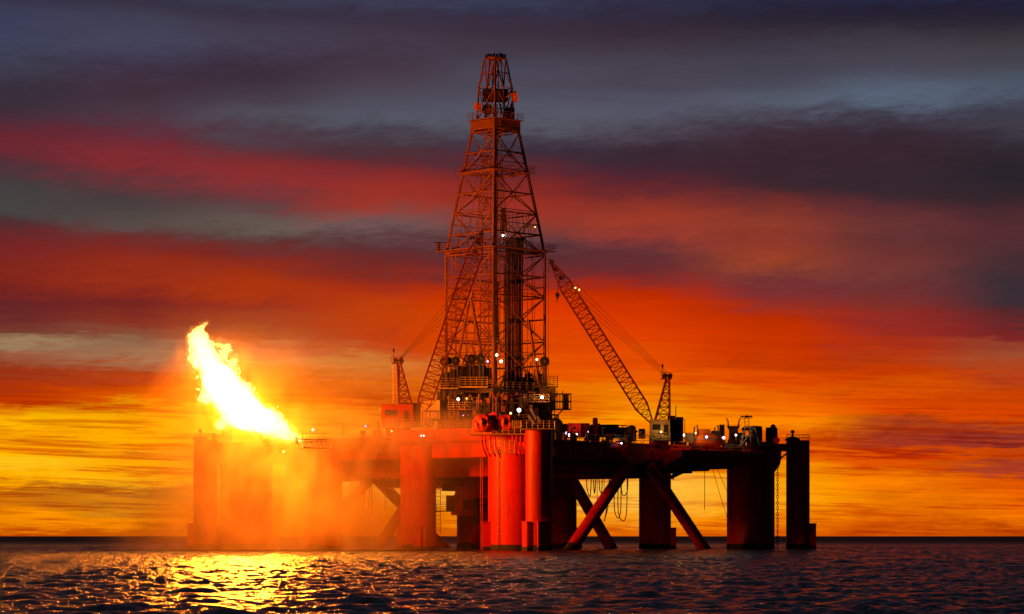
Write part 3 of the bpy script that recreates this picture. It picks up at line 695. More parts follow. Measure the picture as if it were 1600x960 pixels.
# ------------------------------------------------------------------ drill floor and its substructure
df = thing('drill_floor', (DC.x, DC.y, ZD), 'cluttered dark drill floor and steel substructure under the derrick', 'drill floor')
zf = W(800,608,445).z
def dq(h): return [(dcor(h,k).x, dcor(h,k).y) for k in range(4)]
MB().prism(dq(9.6), zf-.7, zf).build('floor_slab', 'grey', df)
m_ = MB().rail([V(x,y,zf) for x, y in dq(9.5)], 1.2, 1.5, .04, 2, closed=True); m_.build('floor_railing', 'yellow', df)
m_ = MB()
for k in range(4):
    p, q = dcor(9.0,k), dcor(9.0,(k+1) % 4)
    for t in (0,.33,.66): c = p.lerp(q,t); m_.box((c.x,c.y,(ZD+zf-.7)/2), (.55,.55,zf-.7-ZD), .78)
    for t in (0,.33,.66):
        c, d = p.lerp(q,t), p.lerp(q,t+.33); m_.bar(c+V(0,0,ZD), d+V(0,0,zf-.7), .16)
    m_.bar(p+V(0,0,(ZD+zf)/2), q+V(0,0,(ZD+zf)/2), .2)
m_.build('substructure_frame', 'steel', df)
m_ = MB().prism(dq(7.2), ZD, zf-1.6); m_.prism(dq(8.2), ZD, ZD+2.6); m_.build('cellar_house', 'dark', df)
rn = random.Random(5)
m_ = MB(); m2 = MB(); m3 = MB()
for i in range(260):
    k = rn.choice((0,0,1,1,1)); t = rn.random(); p = dcor(rn.uniform(7.2,9.3),k).lerp(dcor(rn.uniform(7.2,9.3),(k+1) % 4), t); z = rn.uniform(ZD, zf-1.5); L = rn.uniform(1,4)
    g = rn.choice((m_,m2,m3))
    if rn.random() < .6: g.tube([p+V(0,0,z), p+V(0,0,min(zf+1.2,z+L))], rn.uniform(.05,.22), 6)
    elif rn.random() < .5: d = (dcor(9,(k+1) % 4)-dcor(9,k)).normalized(); g.tube([p+V(0,0,z), p+d*L*.8+V(0,0,z), p+d*L*.8+V(0,0,max(ZD,z-1.6))], rn.uniform(.05,.14), 6)
    else: g.box((p.x,p.y,z+.4), (rn.uniform(.4,1.4),rn.uniform(.4,1),rn.uniform(.4,1.5)), rn.uniform(0,1.5))
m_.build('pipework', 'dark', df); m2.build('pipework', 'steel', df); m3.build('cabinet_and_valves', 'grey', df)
# gear standing on the floor
m_ = MB()
for i in range(70):
    px = rn.uniform(692,850); Yq = 452-8*(1-abs(px-772)/80)+rn.uniform(.6,3); p = W(px,0,Yq); h = rn.uniform(.6,3.4)
    if 772 < px < 785: continue
    m_.box((p.x,p.y,zf+h/2), (rn.uniform(.15,1.2),rn.uniform(.3,1),h), rn.uniform(0,1))
    if rn.random() < .5: m_.bar((p.x,p.y,zf+h), (p.x+rn.uniform(-1.5,1.5),p.y,zf+h+rn.uniform(.5,3)), .07)
m_.build('floor_equipment', 'dark', df)
m_ = MB(); p = W(735,586,446); m_.box((p.x,p.y,zf+1.7), (6.6,2.5,3.2), -.65); m_.box((p.x+.2,p.y-.2,zf+3.4),(5,1.5,.8),-.65); m_.build('driller_cabin','dark',df)
m_ = MB()
for x0_, x1_, py in ((679,716,607),(718,762,605)):
    a, b = W(x0_,py,441), W(x1_,py,441); m_.box(((a.x+b.x)/2,442,a.z),(b.x-a.x,2.4,.22)); m_.rail([V(a.x,440.8,a.z+.1), V(b.x,440.8,a.z+.1)], 1.5, .9, .04, 3)
    m_.rail([V(a.x,440.8,a.z+.1), V(a.x,443,a.z+.1)], 1.5, .9, .04, 3)
m_.build('side_balcony', 'yellow', df)
m_ = MB()
for px in (687,695,705,712): a = W(px,612,442); m_.tube([V(a.x,442,ZD+1.2), V(a.x,442,a.z)], .42, 12)
m_.build('mud_cylinder', 'grey', df, smooth=True)
m_ = MB(); a = W(698,655,441); m_.box((a.x,441,a.z),(3.6,2,.15)); m_.rail([V(a.x-1.8,440,a.z), V(a.x+1.8,440,a.z)],1.4,.6,.035,3); m_.build('lower_balcony','yellow',df)
# leaning braces at the foot of the front leg
m_ = MB(); m_.bar(W(771,600,443.5), W(758,662,441), .3); m_.bar(W(773,600,443.5), W(798,655,443), .24); m_.bar(W(826,500,449), W(842,600,446), .22); m_.bar(W(792,575,447), W(770,640,441), .2); m_.build('raking_strut','steel',df)
m_ = MB(); m_.box(W(812,650,436),(6.0,3.4,2.2)); m_.box(W(842,655,437),(3,3,2.6),.2); m_.box(W(832,634,440),(4.6,3,2.4)); m_.build('shaker_house','dark',df,bevel=.05)
m_ = MB(); p = W(764,652,430); m_.lathe((p.x-.2,p.y,p.z-1.2),[(1.5,0),(1.5,1.2),(1.1,1.8),(.3,2.0)],20); m_.build('mud_tank','dark',df,smooth=True)
# open trusswork, ducts and hanging gear across the front of the substructure
rn = random.Random(21); fr = MB(); fs_ = MB(); fg = MB()
for i in range(230):
    px = rn.uniform(684,862); py = rn.uniform(612,662); Yq = 440-9*(1-abs(px-772)/88)+rn.uniform(-.5,2.5); p = W(px,py,Yq)
    g = rn.choice((fr,fs_,fs_,fg)); q = rn.random()
    if p.z < ZD+.5: continue
    if q < .45: g.bar(p, V(p.x,p.y,max(ZD,p.z-rn.uniform(1,5))), rn.uniform(.04,.12))
    elif q < .7: g.bar(p, p+V(rn.uniform(-2.5,2.5),rn.uniform(-1,1),rn.uniform(-.2,.2)), rn.uniform(.04,.14))
    elif q < .85: g.bar(p, p+V(rn.uniform(-1.8,1.8),0,rn.uniform(-2.4,-1)), .07)
    else: g.box(p, (rn.uniform(.3,1.1),.6,rn.uniform(.3,1.2)), rn.uniform(0,.5))
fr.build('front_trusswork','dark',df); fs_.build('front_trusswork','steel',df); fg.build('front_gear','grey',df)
for a_, b_, py in ((688,716,655),(742,768,660),(786,826,660),(700,735,640),(820,858,628)):
    a, b = W(a_,py,437), W(b_,py,437); Yq = 440-9*(1-abs((a_+b_)/2-772)/88)-1.2
    a, b = W(a_,py,Yq), W(b_,py,Yq); o_ = MB().box(((a.x+b.x)/2,Yq+.6,a.z),(b.x-a.x,1.6,.12)).build('gangway','steel',df); sub('gangway_railing', MB().rail([V(a.x,Yq-.15,a.z+.06),V(b.x,Yq-.15,a.z+.06)],1.1,.8,.035), 'yellow', o_)
m_ = MB(); a = W(870,616,446); b = W(892,640,446)
for z in (a.z, (a.z+b.z)/2, b.z):
    for y in (444.8,447.2): m_.bar((a.x-2.2,y,z),(b.x,y,z),.06)
    m_.bar((b.x,444.8,z),(b.x,447.2,z),.06)
for i in range(7):
    x = a.x-.4+(b.x-a.x+.4)*i/6
    for y in (444.8,447.2): m_.bar((x,y,b.z),(x,y,a.z+(.5 if i in (1,3) else 0)),.05)
m_.box(((a.x+b.x)/2-1,446,b.z),(b.x-a.x+2,2.4,.14)); m_.box((b.x-.8,446,(a.z+b.z)/2),(.9,1.2,2.2)); m_.bar((a.x-1.8,446,b.z-3),(a.x+1,446,b.z),.1); m_.bar((a.x-.4,446,b.z-3),(a.x-.4,446,b.z),.06)
m_.box((a.x-.6,446,b.z-1.5),(1.6,1,.1)); m_.rail([V(a.x-1.2,445.6,b.z-3.1),V(a.x+.4,445.6,b.z-3.1)],1,.5,.03); m_.build('choke_platform','grey',df)
m_ = MB(); a = W(853,595,444); m_.box((a.x,444.5,a.z-1),(3.8,2,.14)); m_.rail([V(a.x-1.9,443.6,a.z-1),V(a.x+1.9,443.6,a.z-1)],1.7,.6,.04,4); m_.rail([V(a.x+1.9,443.6,a.z-1),V(a.x+1.9,445.6,a.z-1)],1.7,.6,.04,4)
m_.bar((a.x,444.5,ZD),(a.x,444.5,a.z-1),.5); m_.box((a.x+.3,444.8,a.z-3),(2.6,2,3.6)); m_.build('tensioner_platform','grey',df)
# inclined pipes on the right of the front (three pale tubes)
for px, py in ((824,632),(838,640),(822,645)): pass
sk_ = MB()
for i, (x0_, y0_, x1_, y1_) in enumerate(((830,638,838,655),(826,649,836,663),(840,650,846,662))): sk_.tube([W(x0_,y0_,421), W(x1_,y1_,421)], .28, 10)
tag(sk_.build('steel_tube', 'grey', None, smooth=True), 'three short pale steel tubes leaning below the drill floor', 'tubes')
# riser tensioner sheaves
def sheave(px, py, Y, r, lab, post=34):
    t = thing('tensioner_sheave', W(px, py+post, Y), lab, 'sheave wheel', 'tensioner sheaves on posts round the drill floor'); c = W(px, py, Y)
    MB().lathe(c, [(r*.3,-.32),(r,-.3),(r,-.12),(r*.86,-.05),(r*.86,.05),(r,.12),(r,.3),(r*.3,.32)], 26, 'y').build('wheel','dark',t,smooth=True)
    MB().lathe(c, [(.18,-.45),(.18,.45)], 10, 'y').build('hub','grey',t)
    b = W(px, py+post, Y); MB().bar(b+V(-.28,0,0), c+V(-.28,0,0), .12, 6).bar(b+V(.28,0,0), c+V(.28,0,0), .12, 6).build('post','grey',t)
for i, (px, py, r, lab) in enumerate(((694,565,.72,'dark sheave wheel at the far left end of the drill floor'),(701,564,.6,'smaller dark sheave wheel second from the left, close beside its neighbour'),
    (712,564,.72,'dark sheave wheel third from the left with a tiny light beside it'),(737,561,.78,'dark sheave wheel under the left foot of the V shaped door frame'),(752,561,.72,'dark sheave wheel just left of the front derrick leg'),
    (851,565,.8,'large lone dark sheave wheel by the right derrick leg'))):
    sheave(px, py, 443.2+(i % 2)*.8, r, lab)

# ------------------------------------------------------------------ cranes
def crane(base, foot, tip, atop, ax, lab, wm, hook=None, matn='crane', cab=(4.2,3.6,3.2), cabmat='redplain', pend=None, hw=1.5, side=1):
    t = thing('deck_crane', base, lab, 'crane', 'lattice boom deck cranes')
    d = (tip-foot).normalized(); up = V(0,0,1)
    MB().lattice(foot, tip, .5, .45, 30, .085, .045, up=up, wm=wm).build('boom', matn, t)
    hd_ = MB(); x = d.cross(up).normalized()
    for s in (0,.9,2.0): hd_.lathe(tip-d*s*1.5+V(0,0,.25), [(.42,-.2),(.42,.2)], 14, 'y')
    hd_.bar(tip-d*1.2-V(0,0,.3), tip+d*.9, .1); hd_.build('boom_head', 'dark', t)
    mb = MB()
    for sy in (-1.1, 1.1):
        top = atop+V(0,sy*.45,0); f1 = V(base.x+ax[0], base.y+sy*1.2, base.z+ax[2]); f2 = V(base.x+ax[1], base.y+sy*1.2, base.z+ax[2])
        mb.bar(f1, top, .16); mb.bar(f2, top+V(.5*side,0,0), .13)
        for k in range(6):
            q = k/6; q2 = (k+1)/6; a, b = f1.lerp(top,q), f2.lerp(top+V(.5*side,0,0),q2); mb.bar(a, b, .05); mb.bar(f2.lerp(top+V(.5*side,0,0),q), f1.lerp(top,q), .05)
            mb.bar(f1.lerp(top,q2), f2.lerp(top+V(.5*side,0,0),q), .04)
    for k in range(1,6): mb.bar(V(base.x+ax[0], base.y-1.2, base.z+ax[2]).lerp(atop+V(0,-.5,0),k/6), V(base.x+ax[0], base.y+1.2, base.z+ax[2]).lerp(atop+V(0,.5,0),k/6), .05)
    mb.rail([atop+V(-.9,-.9,.1), atop+V(.9,-.9,.1)], .9, .6, .03, 1); mb.box((atop.x,atop.y,atop.z),(1.8,1.8,.12)); mb.build('gantry', matn, t)
    g = MB()
    for dx in (-.25,.6): g.lathe((atop.x+dx, atop.y, atop.z+.45), [(.42,-.5),(.42,.5)], 14, 'y')
    g.bar(atop+V(-.6*side,0,0), atop+V(-.6*side,0,2.2), .04); g.box(atop+V(-.6*side,0,2.1), (.3,.2,.5)); g.build('gantry_sheave', 'dark', t)
    c = MB(); c.box((base.x, base.y, base.z+cab[2]/2+.2), cab); ob = c.build('cabin', cabmat, t, bevel=.06)
    wn = MB(); wn.box((base.x-cab[0]*.2, base.y-cab[1]/2-.03, base.z+cab[2]*.66), (cab[0]*.4,.06,.9)); sub('cabin_window', wn, 'glass', ob); dn = MB().box((base.x+cab[0]*.28, base.y-cab[1]/2-.03, base.z+cab[2]*.5), (.7,.05,1.8)); sub('cabin_door', dn, 'dark', ob)
    rl = MB().rail([V(base.x-cab[0]/2,base.y-cab[1]/2-.6,base.z), V(base.x+cab[0]/2,base.y-cab[1]/2-.6,base.z)],1.1,.8,.035); rl.box((base.x,base.y-cab[1]/2-.3,base.z),(cab[0],.8,.1)); sub('cabin_railing', rl, 'white', ob)
    MB().lathe((base.x, base.y, ZD), [(hw,0),(hw,base.z-ZD-.2),(hw*1.15,base.z-ZD)], 20).build('pedestal', 'redplain', t, smooth=True)
    p = MB(); pp = pend
    for k, s in enumerate((-.45,-.15,.15,.45)):
        p.bar(atop+V(.2+s*.4,s,.5+s*.8), foot.lerp(tip,pp)+V(0,s*.8,.7)+V(s*1.6*(1 if d.x < 0 else -1),0,s*2.0), .03, 4)
    for s in (-.3,.3): p.bar(foot.lerp(tip,pp)+V(0,s*.8,.7), tip+V(0,s*.5,.3), .03)
    p.build('boom_pendant', 'rope', t)
    if hook:
        h = MB(); h.bar(foot.lerp(tip,hook[0]), V(hook[1].x-.1,hook[1].y,hook[1].z), .03); h.bar(foot.lerp(tip,hook[0])+V(.25,0,0), V(hook[1].x+.1,hook[1].y,hook[1].z), .03); h.build('hoist_rope','rope',t)
        h = MB(); h.box(hook[1]-V(0,0,.45),(.42,.3,.9)); h.lathe(hook[1]-V(0,0,.3),[(.36,-.12),(.36,.12)],12,'y'); h.tube([hook[1]-V(0,0,.9),hook[1]-V(0,0,1.25),hook[1]-V(.16,0,1.4),hook[1]-V(.26,0,1.25)],.06,6); h.build('hook_block','dark',t,smooth=False)
    return t
YR = 446
cr_ = crane(W(1031,688,YR), W(1018,660,YR), W(862,412,YR), W(1041,592,YR), (-.8,1.6,3.1), 'deck crane on the right with its boom raised to the left beside the derrick', (.1,2.1,.86), hook=(.93, W(871,458,YR)), cab=(3.2,3.4,3.1), cabmat='white', pend=.83)
m_ = MB()
for px, w_, h0, h1 in ((1049,1.2,650,690),(1055,.8,655,690),(1062,1.1,652,690)): a, b = W(px,h1,YR+1), W(px,h0,YR+1); m_.box(((a.x+b.x)/2,YR+1,(a.z+b.z)/2),(w_,1.4,b.z-a.z))
m_.bar(W(1056,690,YR), W(1056,634,YR), .07); m_.bar(W(1070,690,YR), W(1070,656,YR), .05); m_.bar(W(1065,656,YR), W(1070,656,YR), .04); m_.build('engine_exhaust','dark',cr_)
m_ = MB(); m_.rail([W(1000,686,YR-2), W(1016,686,YR-2)],1.1,.8,.04); m_.build('step_railing','yellow',cr_)
YL = 437
crane(W(622,668,YL), W(656,650,YL-.5), W(752,368,YL-.5), W(621,568,YL), (.2,2.2,3.6), 'deck crane on the left whose boom leans right in front of the derrick', (.08,2.3,.9), cab=(5.0,4.0,3.4), cabmat='reddark', pend=.62, hw=2.0, side=1)
cl_ = [o for o in bpy.data.objects if o.name.startswith('deck_crane')][-1]
m_ = MB(); a, b = W(615,630,YL-.3), W(615,572,YL-.3)
m_.bar(a,b,.13); m_.bar(a+V(.9,0,0),b+V(.9,0,0),.13)
for k in range(12): q = a.lerp(b,k/12); m_.bar(q, q+V(.9,0,0), .03)
m_.build('gantry_ladder','yellow',cl_)
MB().box(W(601,652,YL),(1.0,2.5,2.2)).build('side_cabinet','reddark',cl_)
m_ = MB(); m_.box(W(642,649,YL+.4),(3.2,3.4,3.8)); m_.build('winch_house','dark',cl_,bevel=.05)
# pale machinery house between left crane and drill floor
t = thing('machinery_skid', W(672,668,436), 'pale lit machinery skid between the left crane and the drill floor', 'machinery')
m_ = MB(); m_.box(W(668,645,437),(4.0,2.4,2.6)); m_.box(W(675,634,437),(2.6,2,1.6)); m_.build('skid_body','yellow',t,bevel=.05)
m_ = MB(); m_.rail([W(660,668,435),W(684,668,435)],2.6,1.0,.09,1); m_.lathe(W(671,661,435.3),[(.8,-.4),(.8,.4)],18,'y'); m_.bar(W(661,668,435),W(666,655,435),.08); m_.build('skid_frame','grey',t)

# ------------------------------------------------------------------ deck gear
def deck_tank(name, px, py0, Y, r, h, lab, cat, m='dark', dome=True):
    c = W(px, py0, Y); prof = [(r,0),(r,h)] + ([(r*.85,h+r*.35),(r*.45,h+r*.6),(.05,h+r*.68)] if dome else [])
    o = MB().lathe((c.x,Y,max(ZD,c.z)), prof, 22).build(name, m, None, smooth=True); return tag(o, lab, cat)
def crate(name, px, py, Y, size, lab, cat, m='redplain', ribs=True, group=None):
    c = W(px, py, Y); z = max(c.z-size[2]/2, ZD+.02)+size[2]/2; mb = MB().box((c.x,Y,z), size, .05)
    if ribs:
        n = max(3, int(size[0]/.45))
        for i in range(n+1): mb.box((c.x-size[0]/2+size[0]*i/n, Y-size[1]/2, z), (.1,.14,size[2]*.94), .0)
        for s in (-1,1): mb.box((c.x, Y-size[1]/2, z+s*size[2]/2*.97), (size[0],.18,.16))
    return tag(mb.build(name, m, None), lab, cat, group)
G = 'containers on the main deck right of the derrick'
crate('cargo_container', 897, 673, 440, (2.0,2.4,2.2), 'bright red cargo container with ribbed sides right of the front column', 'container', group=G)
crate('cargo_container', 911, 673, 443, (2.0,2.4,2.2), 'darker red cargo container directly left of the funnel', 'container', group=G)
crate('storage_cabin', 944, 674, 448, (4.6,2.4,2.0), 'long dark storage cabin just right of the funnel', 'cabin', 'dark')
crate('storage_cabin', 884, 672, 450, (5.0,2.4,1.8), 'low dark storage cabin behind the red containers', 'cabin', 'dark')
crate('storage_cabin', 966, 677, 450, (3.4,2.4,1.7), 'small dark storage cabin under the open pipe frame', 'cabin', 'dark')
t = thing('exhaust_funnel', V(W(930,0,444).x,444,ZD), 'slim red exhaust funnel rising above the deck cabins', 'funnel')
a = W(930,653,444); MB().lathe((a.x,444,ZD),[(.45,0),(.42,a.z-ZD-.2),(.3,a.z-ZD)],14).build('stack','redplain',t,smooth=True); MB().box((a.x+.35,444,a.z-1.2),(.9,.6,.5)).box((a.x,444,ZD+.8),(1.4,1.2,1.6)).build('stack_box','redplain',t)
t = thing('pipe_frame', V(W(973,0,446).x,446,ZD), 'open square pipe frame standing on the deck left of the right crane', 'frame')
m_ = MB()
for px in (966,973,980): m_.bar(V(W(px,0,446).x,446,ZD), W(px,665,446), .07)
m_.bar(W(966,665,446), W(980,665,446), .08); m_.bar(W(966,671,446), W(980,671,446), .05); m_.build('frame_bars','dark',t)
deck_tank('air_tank', 987, 690, 445, .7, 2.2, 'short dark upright tank beside the open pipe frame', 'tank')
deck_tank('air_tank', 867, 690, 440, 1.3, 2.9, 'fat dark domed tank next to the front slim column', 'tank')
rn = random.Random(9)
for i, (px, Y, r, h) in enumerate(((1134,458,.4,1.6),(1141,459,.7,2.0))): pass
t = thing('horned_vent', V(W(1146,0,458).x,458,ZD), 'dark deck vent with two upturned horns like a bull head', 'vent'); zb_ = W(1146,666,458).z
m_ = MB(); cx = W(1146,0,458).x; m_.box((cx,458,(ZD+zb_)/2),(1.4,1.4,zb_-ZD)); m_.hexa([(cx-.5,457.4,zb_-1),(cx+.5,457.4,zb_-1),(cx+.5,458.6,zb_-1),(cx-.5,458.6,zb_-1),(cx-1.1,457.4,zb_),(cx+1.1,457.4,zb_),(cx+1.1,458.6,zb_),(cx-1.1,458.6,zb_)]); m_.build('vent_body','dark',t)
for s in (-1,1): MB().tube([V(cx+s*.85,458,zb_), V(cx+s*.9,458,zb_+.6), V(cx+s*.95,458,zb_+.95), V(cx+s*1.2,458,zb_+1.35)], .13, 8, r2=.09).build('horn','redplain',t,smooth=True)
t = thing('light_mast', V(W(1167,0,459).x,459,ZD), 'thin floodlight mast with twin heads above the right corner column', 'light mast'); zm = W(1167,651,459).z; cx = W(1167,0,459).x
m_ = MB()
for dx in (-.35,.35): m_.bar((cx+dx,459,ZD),(cx+dx,459,zm-.3),.05)
z = ZD+1
while z < zm-.6: m_.bar((cx-.35,459,z),(cx+.35,459,z+.5),.03); z += .6
m_.bar((cx-.9,459,zm-.3),(cx+.9,459,zm-.3),.05); m_.build('mast_frame','grey',t)
MB().box((cx-.75,458.9,zm),(.6,.4,.25),.3).build('lamp_head','white',t); MB().box((cx+.6,458.9,zm),(.6,.4,.25),-.3).build('lamp_head','dark',t); MB().lathe((cx-.05,459,zm-.2),[(.35,0),(.3,.3),(.1,.4)],12).build('radar_dome','dark',t)
t = thing('anchor_winch', V(W(1171,0,457).x,457,ZD), 'white framed anchor winch standing on the right corner column', 'winch')
m_ = MB(); zz = W(1171,668,457).z; cx = W(1171,0,457).x
for s in (-1.5,0.2,1.7): m_.bar((cx+s,456.6,ZD),(cx+s*.5,456.6,zz),.12); m_.bar((cx+s,458.6,ZD),(cx+s*.5,458.6,zz),.12)
m_.bar((cx-1.4,456.6,ZD+1.6),(cx+1.4,456.6,ZD+2.0),.1); m_.bar((cx-.75,456.5,zz),(cx-.75,458.7,zz),.1); m_.bar((cx-.75,456.6,zz),(cx+.85,456.6,zz),.1); m_.bar((cx-1.5,456.6,ZD),(cx+.8,456.6,zz),.1); m_.build('winch_frame','white',t)
MB().lathe((cx-1.0,457.6,ZD+1.3),[(1.1,0),(1.1,.15),(.6,.18),(.6,1.6),(1.1,1.65),(1.1,1.8)],22,'x').lathe((cx,457.8,zz-.3),[(1.3,-.2),(1.2,.3),(.4,.5)],16).build('winch_drum','dark',t,smooth=True)
t = thing('anchor_winch', V(W(1193,0,458).x,458,ZD), 'dark bulky anchor winch with two big drums near the right chain', 'winch')
m_ = MB(); a = W(1191,680,458); m_.lathe((a.x-.9,458,a.z),[(1.55,-.8),(1.5,.8)],22,'x'); m_.lathe((a.x+1.6,458.5,a.z-.1),[(1.4,-.9),(1.4,.9)],22,'x'); m_.box((a.x,458,ZD+.4),(5,3,.8)); m_.build('drum','dark',t,smooth=True)
a = W(1208,664,458); MB().lathe((a.x,458,a.z-1.6),[(.5,0),(.5,1.1),(.4,1.5),(.1,1.7)],14).build('motor_stack','dark',t,smooth=True)
MB().lathe((W(1213,0,457).x,456.6,ZD+1.0),[(.55,-.2),(.55,.2)],14,'y').build('drum_cover','tarp',t)
# lifeboats
def lifeboat(c, L, ang, lab, m='orange', tarp=False):
    t = thing('lifeboat', c, lab, 'lifeboat'); vs = []; fs = []; ns, nr = 14, 16
    for i in range(ns+1):
        u = -1+2*i/ns; wd = max(.04,(1-abs(u)**2.8))**.6; x = u*L/2
        for k in range(nr):
            a = 6.28318*k/nr; y = math.cos(a)*1.35*wd; z = math.sin(a); z = 1.15+(z*1.15*wd**.5 if z < 0 else z*.25)
            vs.append((x,y,z))
    fs = [(i*nr+k, i*nr+(k+1) % nr, (i+1)*nr+(k+1) % nr, (i+1)*nr+k) for i in range(ns) for k in range(nr)]+[tuple(range(nr)), tuple(range(ns*nr,(ns+1)*nr))]
    ca, sa = math.cos(ang), math.sin(ang); tr = lambda p: (c.x+p[0]*ca-p[1]*sa, c.y+p[0]*sa+p[1]*ca, c.z+p[2])
    MB().add([tr(p) for p in vs], fs).build('hull', m, t, smooth=True)
    vs2 = []
    for i in range(ns+1):
        u = -1+2*i/ns; wd = max(.04,(1-abs(u)**3))**.5; x = u*L/2*.9
        for k in range(nr):
            a = 6.28318*k/nr; vs2.append((x, math.cos(a)*1.2*wd, 1.35+max(0,math.sin(a))**.7*1.05*wd))
    MB().add([tr(p) for p in vs2], fs).build('canopy', m, t, smooth=True)
    MB().add([tr(p) for p in [(x*L*.17-.7, y*.62, 2.2+z*.75) for z in (0,1) for x, y in ((-1,-1),(1,-1),(1,1),(-1,1))]], [(0,3,2,1),(4,5,6,7),(0,1,5,4),(1,2,6,5),(2,3,7,6),(3,0,4,7)]).build('wheelhouse', m, t, bevel=.1)
    g = MB()
    for x in (-L*.32, L*.32):
        a_, b_, d_ = tr((x,2.2,-.4)), tr((x,1.7,3.3)), tr((x,0,3.6)); g.tube([a_, b_, d_, tr((x,0,2.1))], .11, 6)
    g.build('davit', 'grey', t)
    g = MB(); g.tube([tr((-1+2*i/ns < 0 and (-1+2*i/ns)*L/2 or (-1+2*i/ns)*L/2, -1.37*max(.04,(1-abs(-1+2*i/ns)**2.8))**.6, 1.2)) for i in range(1,ns)], .06, 5); g.build('rubbing_strake', 'white', t)
    return t
lifeboat(W(1106,699,452), 5.6, .25, 'orange lifeboat lit yellow hanging over the right deck edge')
# red tarpaulin covered winches over the front column
def covered(px, py0, py1, wpx, Y, lab):
    t = thing('covered_winch', W(px,py0,Y), lab, 'covered winch', 'mooring winches under red covers on the front corner')
    c = W(px,py0,Y); h = (py0-py1)*Y/FP; w_ = wpx*Y/FP/2
    bm = bmesh.new(); bmesh.ops.create_icosphere(bm, subdivisions=4, radius=1); r_ = random.Random(px)
    from mathutils import noise
    vs = []
    for v in bm.verts:
        p = v.co.copy(); q = V(abs(p.x)**.8*math.copysign(1,p.x), abs(p.y)**.8*math.copysign(1,p.y), p.z)
        k = 1.12+.14*noise.noise(p*2.2+V(px,0,0))+.06*math.sin(14*math.atan2(p.y,p.x))*(1-abs(p.z))
        vs.append((c.x+q.x*w_*k, c.y+q.y*1.6*k, c.z+max(0,.42+.58*q.z)*h*k))
    MB().add(vs, [tuple(x.index for x in f.verts) for f in bm.faces]).build('cover','tarp',t,smooth=True); bm.free()
    MB().tube([c+V(-w_*.9,-1.4,.5*h), c+V(0,-1.75,.55*h), c+V(w_*.9,-1.4,.5*h)], .05, 5).build('lashing_rope','rope',t)
covered(756,675,651,30,411.9,'red tarpaulin covered winch on the left of the front platform')
covered(790,675,651,32,412.4,'red tarpaulin covered winch on the right of the front platform')
covered(773,672,648,24,413.6,'taller red tarpaulin covered hump between the two wider ones')
t = thing('control_stand', W(779,674,411.2), 'small yellow lit control stand between the red covered winches', 'control stand'); c = W(779,667,411.2)
MB().box(c,(.8,.5,1.3)).build('stand_body','yellow',t,bevel=.04); MB().box(c+V(0,-.3,.35),(.6,.06,.4)).build('panel','dark',t)
t = thing('valve_manifold', W(806,672,409), 'pale pipe manifold with valves on the front column platform', 'manifold'); m_ = MB()
for k in range(5):
    x = W(801+k*3,0,409).x; m_.bar((x,408.6,18.3),(x,408.6,19.5),.09,6); m_.lathe((x,408.5,19.0),[(.2,-.08),(.2,.08)],10,'y')
m_.bar(W(799,667,408.6),W(816,667,408.6),.1,6); m_.build('manifold_pipes','yellow',t)
# scattered small gear along the deck, each its own thing
gear = [(1003,678,447,'box',(1.0,1,1.6),'dark','narrow dark locker at the foot of the right crane boom'),(1079,684,451,'box',(1.6,1.2,1.5),'grey','small lit locker left of the orange lifeboat'),
 (1120,682,457,'box',(1.8,1.4,1.8),'dark','dark locker behind the orange lifeboat'),(1128,676,459,'box',(.8,.8,2.6),'dark','tall dark cabinet left of the horned vent'),
 (1158,684,459,'box',(1.2,1.2,1.6),'grey','grey locker between the horned vent and the white winch'),(952,683,436,'box',(1.2,.8,1.0),'grey','low grey chest by the deck rail below the long cabin'),
 (985,683,441,'box',(.8,.8,1.1),'dark','low dark chest by the rail left of the brace head'),(925,685,434,'box',(2.4,1,.8),'dark','flat dark chest by the rail under the funnel'),
 (566,680,446,'box',(.9,.8,1.4),'dark','hazy dark locker beside the burner boom root'),(590,678,441,'box',(1.6,1.2,1.2),'grey','hazy grey locker left of the left crane'),
 (355,683,459,'box',(1.6,1.4,2.6),'dark','hazy dark winch house on the left corner column'),(334,684,460,'box',(.6,.6,1.4),'dark','hazy small box on the left slim column')]
for px, py, Y, k, s, m, lab in gear: crate('deck_locker', px, py, Y, s, lab, 'locker', m, ribs=False)
t = thing('loading_rack', W(606,702,432), 'truss walled loading rack hanging off the deck left of the red house', 'rack'); m_ = MB()
a, b = W(589,686,432), W(616,686,432); 
for z in (0,-1.1,-2.4): m_.bar(a+V(0,0,z), b+V(0,0,z), .07); m_.bar(a+V(0,1.5,z), b+V(0,1.5,z), .07)
for i in range(9):
    p = a.lerp(b,i/8); m_.bar(p, p+V(0,0,-2.4), .05)
    if i < 8: q = a.lerp(b,(i+1)/8); m_.bar(p+V(0,0,-2.4 if i % 2 else 0), q+V(0,0,0 if i % 2 else -2.4), .06)
m_.rail([a,b],1.0,.8,.035); m_.build('rack_frame','grey',t)
# persons-scale mast and small antennas
t = thing('derrick_side_arm', W(690,392,452), 'short arm with a hanging basket off the left side of the derrick platform', 'arm'); m_ = MB(); m_.bar(W(700,380,452), W(678,379,452), .07); m_.box(W(686,386,452),(.5,.5,1.2)); m_.bar(W(686,379,452),W(686,383,452),.04); m_.build('arm_beam','dark',t)

